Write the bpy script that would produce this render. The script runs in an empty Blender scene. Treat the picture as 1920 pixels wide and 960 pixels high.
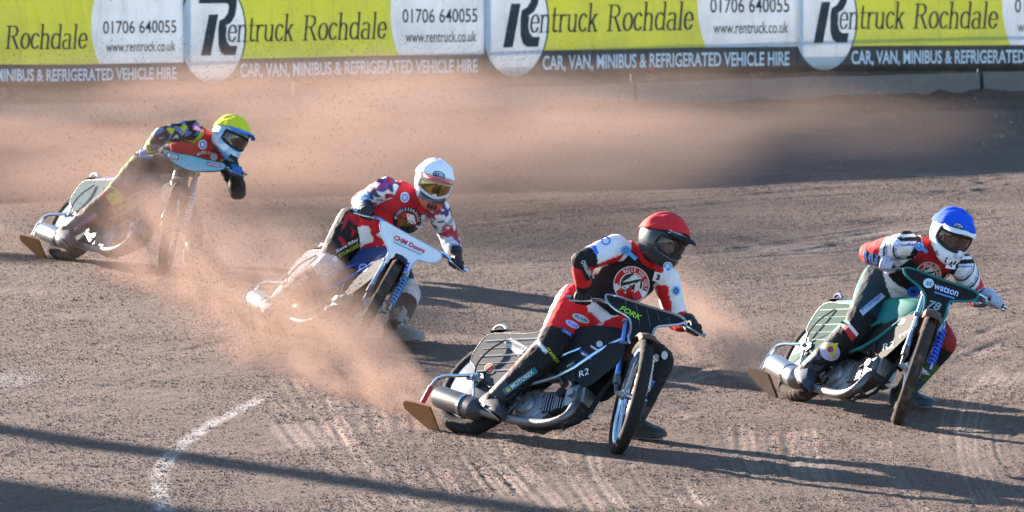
import bpy, bmesh, math, random
import numpy as np
from mathutils import Vector, Matrix, noise as mnoise
from mathutils.bvhtree import BVHTree
R_ = math.radians
random.seed(7); RNG = np.random.default_rng(11)
SC = bpy.context.scene
COL = SC.collection

# ------------------------------------------------------------------ camera
FPX, CAMH = 11663.0, 4.89
PIT = math.atan(1180 / FPX)
cam_d = bpy.data.cameras.new('camera')
cam_d.sensor_width = 36.0
cam_d.lens = FPX / 1920 * 36.0
cam_d.clip_start = 0.5; cam_d.clip_end = 3000
cam = bpy.data.objects.new('camera', cam_d); COL.objects.link(cam)
cam.location = (0, 0, CAMH)
cam.rotation_euler = (math.pi / 2 - PIT, 0, 0)
cam_d.dof.use_dof = True
cam_d.dof.focus_distance = 37.6
cam_d.dof.aperture_fstop = 7.0
SC.camera = cam
SC.render.resolution_x, SC.render.resolution_y = 1024, 512

# ------------------------------------------------------------------ sky, sun, exposure
SUN_AZ = R_(43)          # to the left of the view direction, behind the riders
SUN_EL = R_(12.8)
TO_SUN = Vector((-math.sin(SUN_AZ) * math.cos(SUN_EL), math.cos(SUN_AZ) * math.cos(SUN_EL), math.sin(SUN_EL)))
world = bpy.data.worlds.new('World'); SC.world = world; world.use_nodes = True
wn = world.node_tree
sky = wn.nodes.new('ShaderNodeTexSky'); sky.sky_type = 'NISHITA'; sky.sun_disc = False
sky.sun_elevation = SUN_EL; sky.sun_rotation = -SUN_AZ
sky.air_density = 1.0; sky.dust_density = 0.3; sky.ozone_density = 3.0
bg = wn.nodes['Background']; bg.inputs['Strength'].default_value = 0.080
wn.links.new(sky.outputs[0], bg.inputs[0])
sun_d = bpy.data.lights.new('sun', 'SUN'); sun_d.energy = 5.0; sun_d.angle = R_(0.45); sun_d.color = (1.0, 0.85, 0.72)
sun = bpy.data.objects.new('sun', sun_d); COL.objects.link(sun)
sun.rotation_euler = TO_SUN.to_track_quat('Z', 'Y').to_euler()
SC.view_settings.view_transform = 'Standard'; SC.view_settings.look = 'None'
SC.view_settings.gamma = 1.0; SC.view_settings.use_curve_mapping = False
SC.view_settings.exposure = 2.55
SC.cycles.use_denoising = True
SC.cycles.max_bounces = 8; SC.cycles.volume_bounces = 1; SC.cycles.transparent_max_bounces = 12
SC.cycles.volume_step_rate = 1.0

# ------------------------------------------------------------------ camera maths (photograph pixels <-> places)
FW = Vector((0, math.cos(PIT), -math.sin(PIT))); UPV = Vector((0, math.sin(PIT), math.cos(PIT)))
CAMP = Vector((0, 0, CAMH))
def pix_dir(px, py): return (FW + UPV * ((480 - py) / FPX) + Vector(((px - 960) / FPX, 0, 0)))
def at(px, py, Y): d = pix_dir(px, py); return CAMP + d * (Y / d.y)
def ground_at(px, py, z=0.0): d = pix_dir(px, py); return CAMP + d * ((z - CAMH) / d.z)

# ------------------------------------------------------------------ tagging
def tag(o, label=None, cat=None, group=None, kind=None):
    if label: o['label'] = label
    if cat: o['category'] = cat
    if group: o['group'] = group
    if kind: o['kind'] = kind
    return o
def empty(name, M=None):
    o = bpy.data.objects.new(name, None); COL.objects.link(o); o.empty_display_size = .1
    if M is not None: o.matrix_world = M
    return o
def link_mesh(name, me, parent=None, mat=None):
    o = bpy.data.objects.new(name, me); COL.objects.link(o)
    if parent is not None: o.parent = parent
    if mat is not None: me.materials.append(mat)
    return o

# ------------------------------------------------------------------ mesh collector
class MB:
    def __init__(s, xf=None): s.v = []; s.f = []; s.xf = xf
    def pts(s, P):
        i = len(s.v)
        for p in P:
            p = Vector(p)
            s.v.append(s.xf(p) if s.xf else p)
        return i
    def ring_faces(s, i0, nr, n, closed=False, caps=True):
        for r in range(nr - 1 if not closed else nr):
            a = i0 + r * n; b = i0 + ((r + 1) % nr) * n
            for k in range(n): s.f.append((a + k, a + (k + 1) % n, b + (k + 1) % n, b + k))
        if caps and not closed:
            s.f.append(tuple(i0 + k for k in range(n))[::-1]); s.f.append(tuple(i0 + (nr - 1) * n + k for k in range(n)))
    def tube(s, P, r, n=8, caps=True, closed=False, ref=None, smooth=0, flat=1.0):
        P = [Vector(p) for p in P]
        R = list(r) if hasattr(r, '__len__') else [r] * len(P)
        for _ in range(smooth):
            Q, S = [P[0]], [R[0]]
            for i in range(len(P) - 1):
                Q += [P[i] * .75 + P[i + 1] * .25, P[i] * .25 + P[i + 1] * .75]; S += [R[i] * .75 + R[i + 1] * .25, R[i] * .25 + R[i + 1] * .75]
            Q.append(P[-1]); S.append(R[-1]); P, R = Q, S
        m = len(P); prev = None; allp = []
        for i in range(m):
            if closed: t = P[(i + 1) % m] - P[i - 1]
            else: t = P[min(i + 1, m - 1)] - P[max(i - 1, 0)]
            t.normalize()
            if prev is None:
                e = Vector(ref) if ref is not None else (Vector((0, 0, 1)) if abs(t.z) < .9 else Vector((1, 0, 0)))
            else: e = prev
            e = (e - t * e.dot(t)).normalized(); prev = e; g = t.cross(e)
            for k in range(n):
                a = 2 * math.pi * k / n
                allp.append(P[i] + (e * math.cos(a) * flat + g * math.sin(a)) * R[i])
        s.ring_faces(s.pts(allp), m, n, closed, caps)
        return s
    def box(s, c, size, ax=None):
        c = Vector(c); X, Y, Z = ax if ax else (Vector((1, 0, 0)), Vector((0, 1, 0)), Vector((0, 0, 1)))
        h = [q / 2 for q in size]
        i = s.pts([c + X * (h[0] * a) + Y * (h[1] * b) + Z * (h[2] * d) for a in (-1, 1) for b in (-1, 1) for d in (-1, 1)])
        for q in ((0, 1, 3, 2), (4, 6, 7, 5), (0, 4, 5, 1), (2, 3, 7, 6), (0, 2, 6, 4), (1, 5, 7, 3)): s.f.append(tuple(i + k for k in q))
        return s
    def lathe(s, prof, c, axis, n=32, closed=True, start=0, sweep=2 * math.pi, ref=None, mod=None):
        """prof: (radius, offset along axis); closed profile loop"""
        c = Vector(c); a = Vector(axis).normalized()
        e = Vector(ref) if ref is not None else (Vector((0, 0, 1)) if abs(a.z) < .9 else Vector((1, 0, 0)))
        e = (e - a * e.dot(a)).normalized(); g = a.cross(e)
        full = abs(sweep - 2 * math.pi) < 1e-6; m = len(prof); P = []
        N = n if full else n + 1
        for k in range(N):
            t = start + sweep * k / n
            d = e * math.cos(t) + g * math.sin(t)
            for j, (r, o) in enumerate(prof):
                if mod: r = mod(k, j, r)
                P.append(c + d * r + a * o)
        i0 = s.pts(P)
        for k in range(n):
            A = i0 + k * m; B = i0 + ((k + 1) % N) * m
            for j in range(m if closed else m - 1):
                s.f.append((A + j, A + (j + 1) % m, B + (j + 1) % m, B + j))
        if not full and closed:
            s.f.append(tuple(i0 + j for j in range(m))); s.f.append(tuple(i0 + n * m + j for j in range(m))[::-1])
        return s
    def prism(s, poly, o, X, Y, th):
        """flat polygon (x,y) in plane o,X,Y with thickness th along X x Y"""
        o, X, Y = Vector(o), Vector(X), Vector(Y); Z = X.cross(Y).normalized(); n = len(poly)
        i = s.pts([o + X * a + Y * b - Z * (th / 2) for a, b in poly] + [o + X * a + Y * b + Z * (th / 2) for a, b in poly])
        s.f.append(tuple(i + k for k in range(n))[::-1]); s.f.append(tuple(i + n + k for k in range(n)))
        for k in range(n): s.f.append((i + k, i + (k + 1) % n, i + n + (k + 1) % n, i + n + k))
        return s
    def ellipsoid(s, c, r, n=16, m=10, ax=None):
        c = Vector(c); X, Y, Z = ax if ax else (Vector((1, 0, 0)), Vector((0, 1, 0)), Vector((0, 0, 1)))
        P = []
        for j in range(m):
            ph = -math.pi / 2 + math.pi * (j + .5) / m
            for k in range(n):
                t = 2 * math.pi * k / n
                P.append(c + X * (r[0] * math.cos(ph) * math.cos(t)) + Y * (r[1] * math.cos(ph) * math.sin(t)) + Z * (r[2] * math.sin(ph)))
        s.ring_faces(s.pts(P), m, n)
        return s
    def mesh(s, name):
        me = bpy.data.meshes.new(name); me.from_pydata([tuple(p) for p in s.v], [], s.f)
        bm = bmesh.new(); bm.from_mesh(me); bmesh.ops.recalc_face_normals(bm, faces=bm.faces); bm.to_mesh(me); bm.free()
        return me
    def build(s, name, mat, parent=None, smooth=35, bevel=0):
        me = s.mesh(name)
        if smooth:
            me.shade_smooth()
            try: me.set_sharp_from_angle(angle=R_(smooth))
            except Exception: pass
        o = link_mesh(name, me, parent, mat)
        if bevel:
            b = o.modifiers.new('bevel', 'BEVEL'); b.width = bevel; b.segments = 2; b.limit_method = 'ANGLE'
        return o

# ------------------------------------------------------------------ materials
MATS = {}
def nodes(name):
    m = bpy.data.materials.new(name); m.use_nodes = True
    return m, m.node_tree, m.node_tree.nodes['Principled BSDF']
def N(nt, kind, **kw):
    n = nt.nodes.new('ShaderNode' + kind)
    for k, v in kw.items():
        if k in n.inputs: n.inputs[k].default_value = v
        else: setattr(n, k, v)
    return n
def ramp(nt, fac, a, b, ca=0.0, cb=1.0):
    r = nt.nodes.new('ShaderNodeMapRange'); r.inputs[1].default_value = a; r.inputs[2].default_value = b
    r.inputs[3].default_value = ca; r.inputs[4].default_value = cb; nt.links.new(fac, r.inputs[0]); return r.outputs[0]
def mixc(nt, fac, a, b, mode='MIX'):
    m = nt.nodes.new('ShaderNodeMix'); m.data_type = 'RGBA'; m.blend_type = mode
    for i, q in ((0, fac), (6, a), (7, b)):
        if hasattr(q, 'links'): nt.links.new(q, m.inputs[i])
        elif i: m.inputs[i].default_value = (*q, 1) if len(q) == 3 else q
        else: m.inputs[i].default_value = q
    return m.outputs[2]
DUST = (0.30, 0.20, 0.145)
def mat(name, col, rough=.5, metal=0.0, dirt=.25, bump=0.0, bscale=60, coat=0.0, trans=0.0, alpha=1.0, attr=None, dscale=9, sheen=0.0, spec=None):
    if name in MATS: return MATS[name]
    m, nt, b = nodes(name)
    L = nt.links.new
    tc = N(nt, 'TexCoord')
    nz = N(nt, 'TexNoise', Scale=dscale, Detail=8.0, Roughness=.7); L(tc.outputs['Object'], nz.inputs['Vector'])
    n2 = N(nt, 'TexNoise', Scale=dscale * 14, Detail=3.0); L(tc.outputs['Object'], n2.inputs['Vector'])
    ad = N(nt, 'Math', operation='MULTIPLY_ADD'); L(n2.outputs[0], ad.inputs[0]); ad.inputs[1].default_value = .45; L(nz.outputs[0], ad.inputs[2])
    f = ramp(nt, ad.outputs[0], .76, 1.04, 0.012 * (dirt > 0), min(1, dirt * 1.6))
    if attr:
        at_ = N(nt, 'Attribute', attribute_name=attr); src = at_.outputs[0]
    else:
        src = mixc(nt, 0.0, col, col)
    colr = mixc(nt, f, src, DUST)
    L(colr, b.inputs['Base Color'])
    rr = ramp(nt, f, 0, 1, rough, min(1, rough + .4)); L(rr, b.inputs['Roughness'])
    b.inputs['Metallic'].default_value = metal
    b.inputs['Coat Weight'].default_value = coat; b.inputs['Specular IOR Level'].default_value = spec if spec is not None else (.5 if rough < .35 else .3)
    b.inputs['Transmission Weight'].default_value = trans
    b.inputs['Alpha'].default_value = alpha
    b.inputs['Sheen Weight'].default_value = sheen
    if bump:
        n3 = N(nt, 'TexNoise', Scale=bscale, Detail=6.0, Roughness=.65); L(tc.outputs['Object'], n3.inputs['Vector'])
        bp = N(nt, 'Bump', Strength=.9, Distance=bump); L(n3.outputs[0], bp.inputs['Height']); L(bp.outputs[0], b.inputs['Normal'])
    MATS[name] = m
    return m

# ------------------------------------------------------------------ lettering
TXT = {}
def text_mesh(s, bold=0.0, shear=0.0):
    """flat outline of a word in the built-in face, verts (x,y) with cap height about 0.7, and its faces"""
    key = (s, bold, shear)
    if key in TXT: return TXT[key]
    c = bpy.data.curves.new('t', 'FONT'); c.body = s; c.offset = bold; c.shear = shear; c.resolution_u = 3; c.fill_mode = 'FRONT'
    o = bpy.data.objects.new('t', c)
    me = bpy.data.meshes.new_from_object(o)
    V = np.array([(v.co.x, v.co.y) for v in me.vertices]); Fs = [tuple(p.vertices) for p in me.polygons]
    bpy.data.objects.remove(o); bpy.data.curves.remove(c); bpy.data.meshes.remove(me)
    TXT[key] = (V, Fs)
    return V, Fs
def fit_text(s, x0, x1, y0, y1, bold=0.0, shear=0.0):
    V, Fs = text_mesh(s, bold, shear)
    mn, mx = V.min(0), V.max(0)
    W = (V - mn) / (mx - mn)
    return np.stack([x0 + W[:, 0] * (x1 - x0), y0 + W[:, 1] * (y1 - y0)], 1), Fs
# broad-nib letters for the serif word (x in em, x-height 0.5, ascender 0.8), nib wide sideways
def arc(cx, cy, rx, ry, a0, a1, n=14): return [(cx + rx * math.cos(R_(a0 + (a1 - a0) * i / n)), cy + ry * math.sin(R_(a0 + (a1 - a0) * i / n))) for i in range(n + 1)]
def sf(x, y, w=.17): return [(x - w / 2, y), (x + w / 2, y)]
NIB = {
 'e': (.40, [[(.05, .27), (.36, .27)], arc(.20, .25, .16, .25, 5, 330)]),
 'n': (.50, [[(.10, 0), (.10, .48)], arc(.235, .33, .135, .16, 170, 0) + [(.37, 0)], sf(.10, .0), sf(.06, .48, .1), sf(.37, 0)]),
 't': (.31, [[(.12, .68), (.12, .12)] + arc(.2, .12, .08, .12, 180, 320), [(.01, .48), (.27, .48)]]),
 'r': (.37, [[(.10, 0), (.10, .48)], arc(.235, .33, .12, .16, 170, 50), sf(.10, 0), sf(.06, .48, .1)]),
 'u': (.50, [[(.09, .48), (.09, .17)] + arc(.225, .16, .135, .16, 180, 350), [(.37, .48), (.37, 0)], sf(.05, .48, .1), sf(.33, .48, .1), sf(.40, 0, .1)]),
 'c': (.38, [arc(.20, .25, .16, .25, 40, 320)]),
 'k': (.48, [[(.10, 0), (.10, .8)], [(.12, .2), (.34, .48)], [(.2, .3), (.38, 0)], sf(.10, 0), sf(.06, .8, .1), sf(.35, .48, .15), sf(.38, 0, .15)]),
 'R': (.66, [[(.14, 0), (.14, .74)], [(.14, .74), (.32, .74)] + arc(.32, .57, .17, .17, 90, -90) + [(.14, .40)], [(.32, .40), (.55, 0)], sf(.14, 0, .22), sf(.10, .74, .16), sf(.56, 0, .14)]),
 'o': (.44, [arc(.21, .25, .17, .25, 0, 360, 22)]),
 'h': (.50, [[(.10, 0), (.10, .8)], arc(.235, .33, .135, .16, 170, 0) + [(.37, 0)], sf(.10, 0), sf(.06, .8, .1), sf(.37, 0)]),
 'd': (.48, [arc(.20, .25, .16, .25, 50, 310), [(.37, .8), (.37, 0)], sf(.33, .8, .1), sf(.40, 0, .1)]),
 'a': (.46, [arc(.2, .38, .14, .11, 150, 0, 10) + [(.34, 0)], arc(.19, .14, .14, .15, 60, 300, 12), sf(.37, 0, .1)]),
 'l': (.25, [[(.11, 0), (.11, .8)], sf(.11, 0), sf(.07, .8, .1)]),
}
def nib_word(word, shear=.12, wide=.085, thin=.035):
    V, Fs, x = [], [], 0.0
    for ch in word:
        adv, strokes = NIB[ch]
        for st in strokes:
            for (ax, ay), (bx, by) in zip(st[:-1], st[1:]):
                vert = abs(by - ay) / (math.hypot(bx - ax, by - ay) + 1e-9)
                w, t = wide / 2 * (.25 + .75 * vert), thin / 2
                q = [(ax - w, ay - t), (ax + w, ay - t), (ax + w, ay + t), (ax - w, ay + t), (bx - w, by - t), (bx + w, by - t), (bx + w, by + t), (bx - w, by + t)]
                q = convex(q); i = len(V)
                V += [(x + p[0] + shear * p[1], p[1]) for p in q]; Fs.append(tuple(range(i, i + len(q))))
        x += adv
    return np.array(V), Fs
def convex(P):
    P = sorted(set(P)); 
    def half(Q):
        h = []
        for p in Q:
            while len(h) > 1 and (h[-1][0] - h[-2][0]) * (p[1] - h[-2][1]) - (h[-1][1] - h[-2][1]) * (p[0] - h[-2][0]) <= 1e-12: h.pop()
            h.append(p)
        return h
    a, b = half(P), half(P[::-1]); return a[:-1] + b[:-1]
# ================================================================== GROUND
def vnoise(x, y, s, seed=0):
    """smooth value noise on numpy arrays"""
    r = np.random.default_rng(seed); T = r.random((256, 256))
    X = x / s; Y = y / s; xi = np.floor(X).astype(int); yi = np.floor(Y).astype(int); fx = X - xi; fy = Y - yi
    fx = fx * fx * (3 - 2 * fx); fy = fy * fy * (3 - 2 * fy)
    a = T[xi % 256, yi % 256]; b = T[(xi + 1) % 256, yi % 256]; c = T[xi % 256, (yi + 1) % 256]; d = T[(xi + 1) % 256, (yi + 1) % 256]
    return (a * (1 - fx) + b * fx) * (1 - fy) + (c * (1 - fx) + d * fx) * fy
gp = lambda L: np.array([tuple(ground_at(*p))[:2] for p in L])
# tyre tracks and drag marks, as the photograph shows them: pixel polyline, width m, depth m, pale dust 0..1
TRACKS_V = [
 ([(505, 740), (530, 790), (580, 850), (660, 920), (720, 975)], .05, .008, .25), ([(700, 760), (715, 820), (760, 890), (830, 975)], .05, .010, .30), ([(1020, 800), (1035, 850), (1070, 900), (1130, 975)], .05, .010, .35), ([(1180, 860), (1200, 900), (1240, 940), (1280, 975)], .04, .008, .30), ([(1390, 790), (1400, 850), (1425, 905), (1470, 975)], .05, .010, .25), ([(1650, 820), (1660, 860), (1690, 910), (1740, 975)], .05, .010, .25),
 ([(545, 700), (575, 745), (610, 800), (680, 880), (760, 960)], .05, .010, .30), ([(610, 730), (630, 790), (660, 850), (720, 905), (800, 960)], .04, .008, .45),
 ([(780, 770), (790, 830), (830, 900), (880, 960)], .05, .012, .35), ([(840, 800), (862, 850), (905, 910), (955, 960)], .03, .014, .25), ([(858, 800), (880, 850), (925, 910), (975, 960)], .03, .014, .3),
 ([(885, 820), (915, 862), (960, 905), (1010, 960)], .035, .010, .5), ([(930, 800), (950, 850), (985, 890), (1030, 930), (1060, 960)], .05, .006, .5),
 ([(1100, 830), (1110, 880), (1135, 920), (1170, 960)], .04, .010, .45), ([(1285, 895), (1300, 925), (1322, 958)], .02, .004, .8), ([(1510, 800), (1516, 850), (1535, 905), (1580, 960)], .05, .012, .4), ([(1480, 800), (1485, 850), (1500, 900), (1540, 960)], .06, .012, .25),
 ([(1920, 690), (1880, 730), (1850, 790), (1852, 850), (1880, 900), (1925, 940)], .04, .016, .2), ([(1925, 735), (1885, 765), (1868, 810), (1874, 855), (1905, 895), (1940, 920)], .05, .02, .1), ([(1890, 690), (1850, 735), (1825, 800), (1830, 870), (1860, 930), (1880, 960)], .03, .012, .5), ([(1930, 650), (1860, 690), (1815, 740), (1795, 810), (1805, 880), (1835, 960)], .04, .010, .4),
 ([(1945, 775), (1912, 800), (1900, 835), (1912, 870), (1945, 900)], .05, .02, .0),
]
TRACKS_H = [
 ([(1280, 470), (1400, 455), (1600, 425), (1800, 405), (1925, 395)], .05, .012, .0), ([(1280, 480), (1500, 462), (1700, 430), (1925, 410)], .06, .012, .35), ([(900, 500), (1200, 486), (1500, 470), (1925, 440)], .08, .010, .2), ([(1700, 380), (1800, 355), (1925, 330)], .07, .016, .0), ([(1300, 540), (1500, 528), (1700, 505), (1925, 475)], .07, .012, .15),
 ([(1780, 570), (1850, 545), (1925, 530)], .05, .02, .3), ([(1760, 595), (1830, 575), (1925, 560)], .06, .02, .2), ([(1790, 650), (1850, 625), (1925, 600)], .05, .014, .45), ([(1760, 700), (1820, 665), (1925, 630)], .05, .012, .4), ([(1780, 740), (1850, 700), (1925, 660)], .04, .012, .5),
 ([(1230, 690), (1350, 650), (1440, 625)], .05, .012, .3), ([(1200, 740), (1300, 700), (1420, 670)], .06, .014, .25), ([(1230, 800), (1290, 770), (1340, 750)], .05, .006, .5), ([(850, 420), (1100, 395), (1500, 360), (1925, 345)], .1, .014, .1), ([(850, 380), (1200, 355), (1925, 318)], .1, .012, .2),
 ([(200, 700), (300, 675), (420, 640), (480, 622)], .05, .014, .0), ([(60, 760), (200, 728), (330, 700)], .06, .010, .1), ([(240, 660), (300, 650), (380, 640)], .04, .014, .0),
]
LINE = [(520, 728), (470, 758), (420, 785), (370, 812), (335, 838), (312, 862), (300, 885), (296, 905), (300, 930), (312, 962), (330, 1000)]
base_px = [(-500, 254), (0, 243), (300, 236), (550, 228), (760, 219), (960, 210), (1200, 198), (1500, 189), (1920, 180), (2400, 172)]
BASE_XY = [tuple(ground_at(*p))[:2] for p in base_px]
fx = np.arange(-5.7, 5.7001, .0145); fy = np.arange(33.6, 67.0, .045)
gx = np.concatenate([[-900, -400, -200, -100, -50, -25, -14, -9, -7, -6.2], fx, [6.2, 7, 9, 14, 25, 50, 100, 200, 400, 900]])
gy = np.concatenate([[-300, -100, -30, 0, 15, 25, 30, 32, 33], fy, [67.5, 69, 72, 78, 90, 120, 200, 400, 900, 1800]])
GX, GY = np.meshgrid(gx, gy)
near = ((np.abs(GX) < 6) & (GY > 33) & (GY < 67.2)).astype(float)
tone = np.zeros_like(GX); hgt = np.zeros_like(GX)
for sc, am, sd in ((1.6, .016, 1), (.5, .008, 2), (.17, .004, 3), (.075, .003, 4)):
    hgt += (vnoise(GX, GY, sc, sd) - .5) * am
# washboard clods across the racing line
hgt += (vnoise(GX, GY * .7, .05, 5) - .5) * .006
BUND = []
for ti, t in enumerate(TRACKS_V):
    if ti > 16: t = (t[0], t[1] * .6, t[2] * .45, t[3] * .7)
    for k, q in enumerate((-34, -20, -9, 0, 8, 19, 31)):
        f_ = 1.0 if k == 3 else (.75, .35, .9, 1, .5, .8, .4)[k]
        BUND.append(([(x + q * (1 + .25 * math.sin(k * 2.1)) , y) for x, y in t[0]], t[1] * (.7 if k == 3 else .42), t[2] * f_, t[3] * f_ * (1 if k % 2 else .8) + .10, 0))
for t in TRACKS_H:
    for k, q in enumerate((-9, -4, 0, 4, 10)):
        f_ = 1.0 if k == 2 else (.6, .9, 1, .5, .8)[k]
        BUND.append(([(x, y + q) for x, y in t[0]], t[1] * (1 if k == 2 else .7), t[2] * 1.7 * f_, t[3] * f_ + .06, 1))
for *tr, ax in BUND:
    pl, w, dep, pale = tr; dep *= .38 if ax else .25
    g = gp(pl)
    if ax == 0:
        o = np.argsort(g[:, 1]); yy, xx = g[o, 1], g[o, 0]
        # smooth the polyline
        ys = np.linspace(yy[0], yy[-1], 60); xs = np.interp(ys, yy, xx); xs = np.convolve(np.pad(xs, 5, 'edge'), np.ones(11) / 11, 'valid')
        rows = (gy >= yy[0]) & (gy <= yy[-1]); idx = np.where(rows)[0]
        if not len(idx): continue
        xt = np.interp(gy[idx], ys, xs); sl = np.gradient(xt, gy[idx]) if len(idx) > 1 else 0 * xt
        D = np.abs(GX[idx] - xt[:, None]) / np.sqrt(1 + sl ** 2)[:, None]
        fade = np.clip(np.minimum(gy[idx] - yy[0], yy[-1] - gy[idx]) / .3, 0, 1)[:, None]
        sel = (idx, slice(None))
    else:
        o = np.argsort(g[:, 0]); xx, yy = g[o, 0], g[o, 1]
        xs = np.linspace(xx[0], xx[-1], 60); ys = np.interp(xs, xx, yy); ys = np.convolve(np.pad(ys, 5, 'edge'), np.ones(11) / 11, 'valid')
        idx = np.where((gx >= xx[0]) & (gx <= xx[-1]))[0]
        if not len(idx): continue
        yt = np.interp(gx[idx], xs, ys); sl = np.gradient(yt, gx[idx])
        D = np.abs(GY[:, idx] - yt[None, :]) / np.sqrt(1 + sl ** 2)[None, :]
        fade = np.clip(np.minimum(gx[idx] - xx[0], xx[-1] - gx[idx]) / .5, 0, 1)[None, :]
        sel = (slice(None), idx)
    k = np.exp(-(D / w) ** 2); rim = np.exp(-((D - 1.9 * w) / (.7 * w)) ** 2)
    br = .25 + 1.05 * vnoise(GX[sel], GY[sel], .55, 9 + len(pl))
    hgt[sel] += (-dep * k + .55 * dep * rim) * fade * br
    tone[sel] = np.maximum(tone[sel], (1.0 if ax else .85) * pale * k * fade * br); tone[sel] -= .07 * np.exp(-((D - 1.5 * w) / (.6 * w)) ** 2) * fade * br
g = gp(LINE); o = np.argsort(g[:, 1]); ys = np.linspace(g[o, 1][0], g[o, 1][-1], 80); xs = np.interp(ys, g[o, 1], g[o, 0])
xs = np.convolve(np.pad(xs, 5, 'edge'), np.ones(11) / 11, 'valid')
xt = np.interp(GY[:, 0], ys, xs); sl = np.gradient(xt, GY[:, 0])
D = np.abs(GX - xt[:, None]) / np.sqrt(1 + sl ** 2)[:, None]
inr = ((GY > g[:, 1].min()) & (GY < g[:, 1].max()))
chalk = np.clip(1.6 - D / .045, 0, 1) * inr * np.clip(1.5 * vnoise(GX, GY, .12, 21) + .1, 0, 1) * np.clip((g[:, 1].max() - GY) / .8, 0, 1)
c0 = ground_at(15, 712); chalk = np.maximum(chalk, .45 * np.exp(-((GX - c0.x) / .2) ** 2 - ((GY - c0.y) / .4) ** 2))
fence_y = np.interp(GX, [p[0] for p in BASE_XY], [p[1] for p in BASE_XY])
hgt += .055 * np.exp(-(np.clip(fence_y - GY, 0, 9) / .42) ** 2) * (.45 + .9 * vnoise(GX, GY, .55, 41) * vnoise(GX, GY, .16, 42) * 2) * (GY < fence_y + .3)
# loose scuffed pale areas and damp dark areas
tone += .18 * (vnoise(GX, GY * .55, 1.1, 31) - .5) + .12 * (vnoise(GX * .5, GY, .35, 32) - .5)
nx_, ny_ = len(gx), len(gy)
V = np.stack([GX, GY, hgt * near], -1).reshape(-1, 3)
I = np.arange(nx_ * ny_).reshape(ny_, nx_)
Q = np.stack([I[:-1, :-1], I[:-1, 1:], I[1:, 1:], I[1:, :-1]], -1).reshape(-1, 4)
def fast_mesh(name, V, Q, smooth=True):
    me = bpy.data.meshes.new(name); k = Q.shape[1]
    me.vertices.add(len(V)); me.vertices.foreach_set('co', np.ascontiguousarray(V, dtype=np.float32).ravel())
    me.loops.add(Q.size); me.loops.foreach_set('vertex_index', np.ascontiguousarray(Q, dtype=np.int32).ravel())
    me.polygons.add(len(Q)); me.polygons.foreach_set('loop_start', np.arange(0, Q.size, k, dtype=np.int32))
    me.polygons.foreach_set('use_smooth', np.full(len(Q), smooth))
    me.update(calc_edges=True); me.validate(); return me
gme = fast_mesh('ground', V, Q)
for nm, arr in (('tone', tone * near), ('chalk', chalk * near)):
    a = gme.attributes.new(nm, 'FLOAT', 'POINT'); a.data.foreach_set('value', arr.astype(np.float32).ravel())
m, nt, b = nodes('track_shale'); L = nt.links.new
tc = N(nt, 'TexCoord'); ob = tc.outputs['Object']
n1 = N(nt, 'TexNoise', Scale=1.3, Detail=6.0); L(ob, n1.inputs['Vector'])
n2 = N(nt, 'TexNoise', Scale=55.0, Detail=5.0, Roughness=.75); L(ob, n2.inputs['Vector'])
n3 = N(nt, 'TexNoise', Scale=190.0, Detail=3.0, Roughness=.7); L(ob, n3.inputs['Vector'])
vo = N(nt, 'TexVoronoi', Scale=48.0, Randomness=1.0); L(ob, vo.inputs['Vector'])
c = mixc(nt, ramp(nt, n1.outputs[0], .35, .68), (.165, .097, .071), (.245, .152, .112))
c = mixc(nt, ramp(nt, n2.outputs[0], .40, .68), (.045, .029, .025), c)
c = mixc(nt, ramp(nt, n3.outputs[0], .58, .75, 0, .6), c, (.50, .43, .38))
ta = N(nt, 'Attribute', attribute_name='tone'); c = mixc(nt, ramp(nt, ta.outputs['Fac'], .05, .6, 0, .85), c, (.40, .29, .23))
c = mixc(nt, ramp(nt, ta.outputs['Fac'], -.02, -.15, 0, .5), c, (.11, .075, .062))
ca = N(nt, 'Attribute', attribute_name='chalk'); mu = N(nt, 'Math', operation='MULTIPLY'); L(ca.outputs['Fac'], mu.inputs[0]); L(ramp(nt, n2.outputs[0], .32, .55), mu.inputs[1])
mu2 = N(nt, 'Math', operation='MULTIPLY'); L(mu.outputs[0], mu2.inputs[0]); mu2.inputs[1].default_value = .5
c = mixc(nt, mu2.outputs[0], c, (.72, .70, .68))
L(c, b.inputs['Base Color']); b.inputs['Roughness'].default_value = .92; b.inputs['Specular IOR Level'].default_value = .25
b1 = N(nt, 'Bump', Strength=1.0, Distance=.014); L(n2.outputs[0], b1.inputs['Height'])
b2 = N(nt, 'Bump', Strength=.9, Distance=.006); L(n3.outputs[0], b2.inputs['Height']); L(b1.outputs[0], b2.inputs['Normal'])
b3 = N(nt, 'Bump', Strength=.6, Distance=.012, invert=True); L(vo.outputs['Distance'], b3.inputs['Height']); L(b2.outputs[0], b3.inputs['Normal'])
L(b3.outputs[0], b.inputs['Normal'])
ground = link_mesh('ground', gme, None, m); tag(ground, 'brown shale speedway track with tyre ruts and a worn chalk line', 'ground', kind='structure')
GROUND_M = m
def ground_z(x, y):
    i = np.clip(np.searchsorted(gy, y), 1, len(gy) - 1); j = np.clip(np.searchsorted(gx, x), 1, len(gx) - 1)
    return (hgt * near)[i, j]

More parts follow.
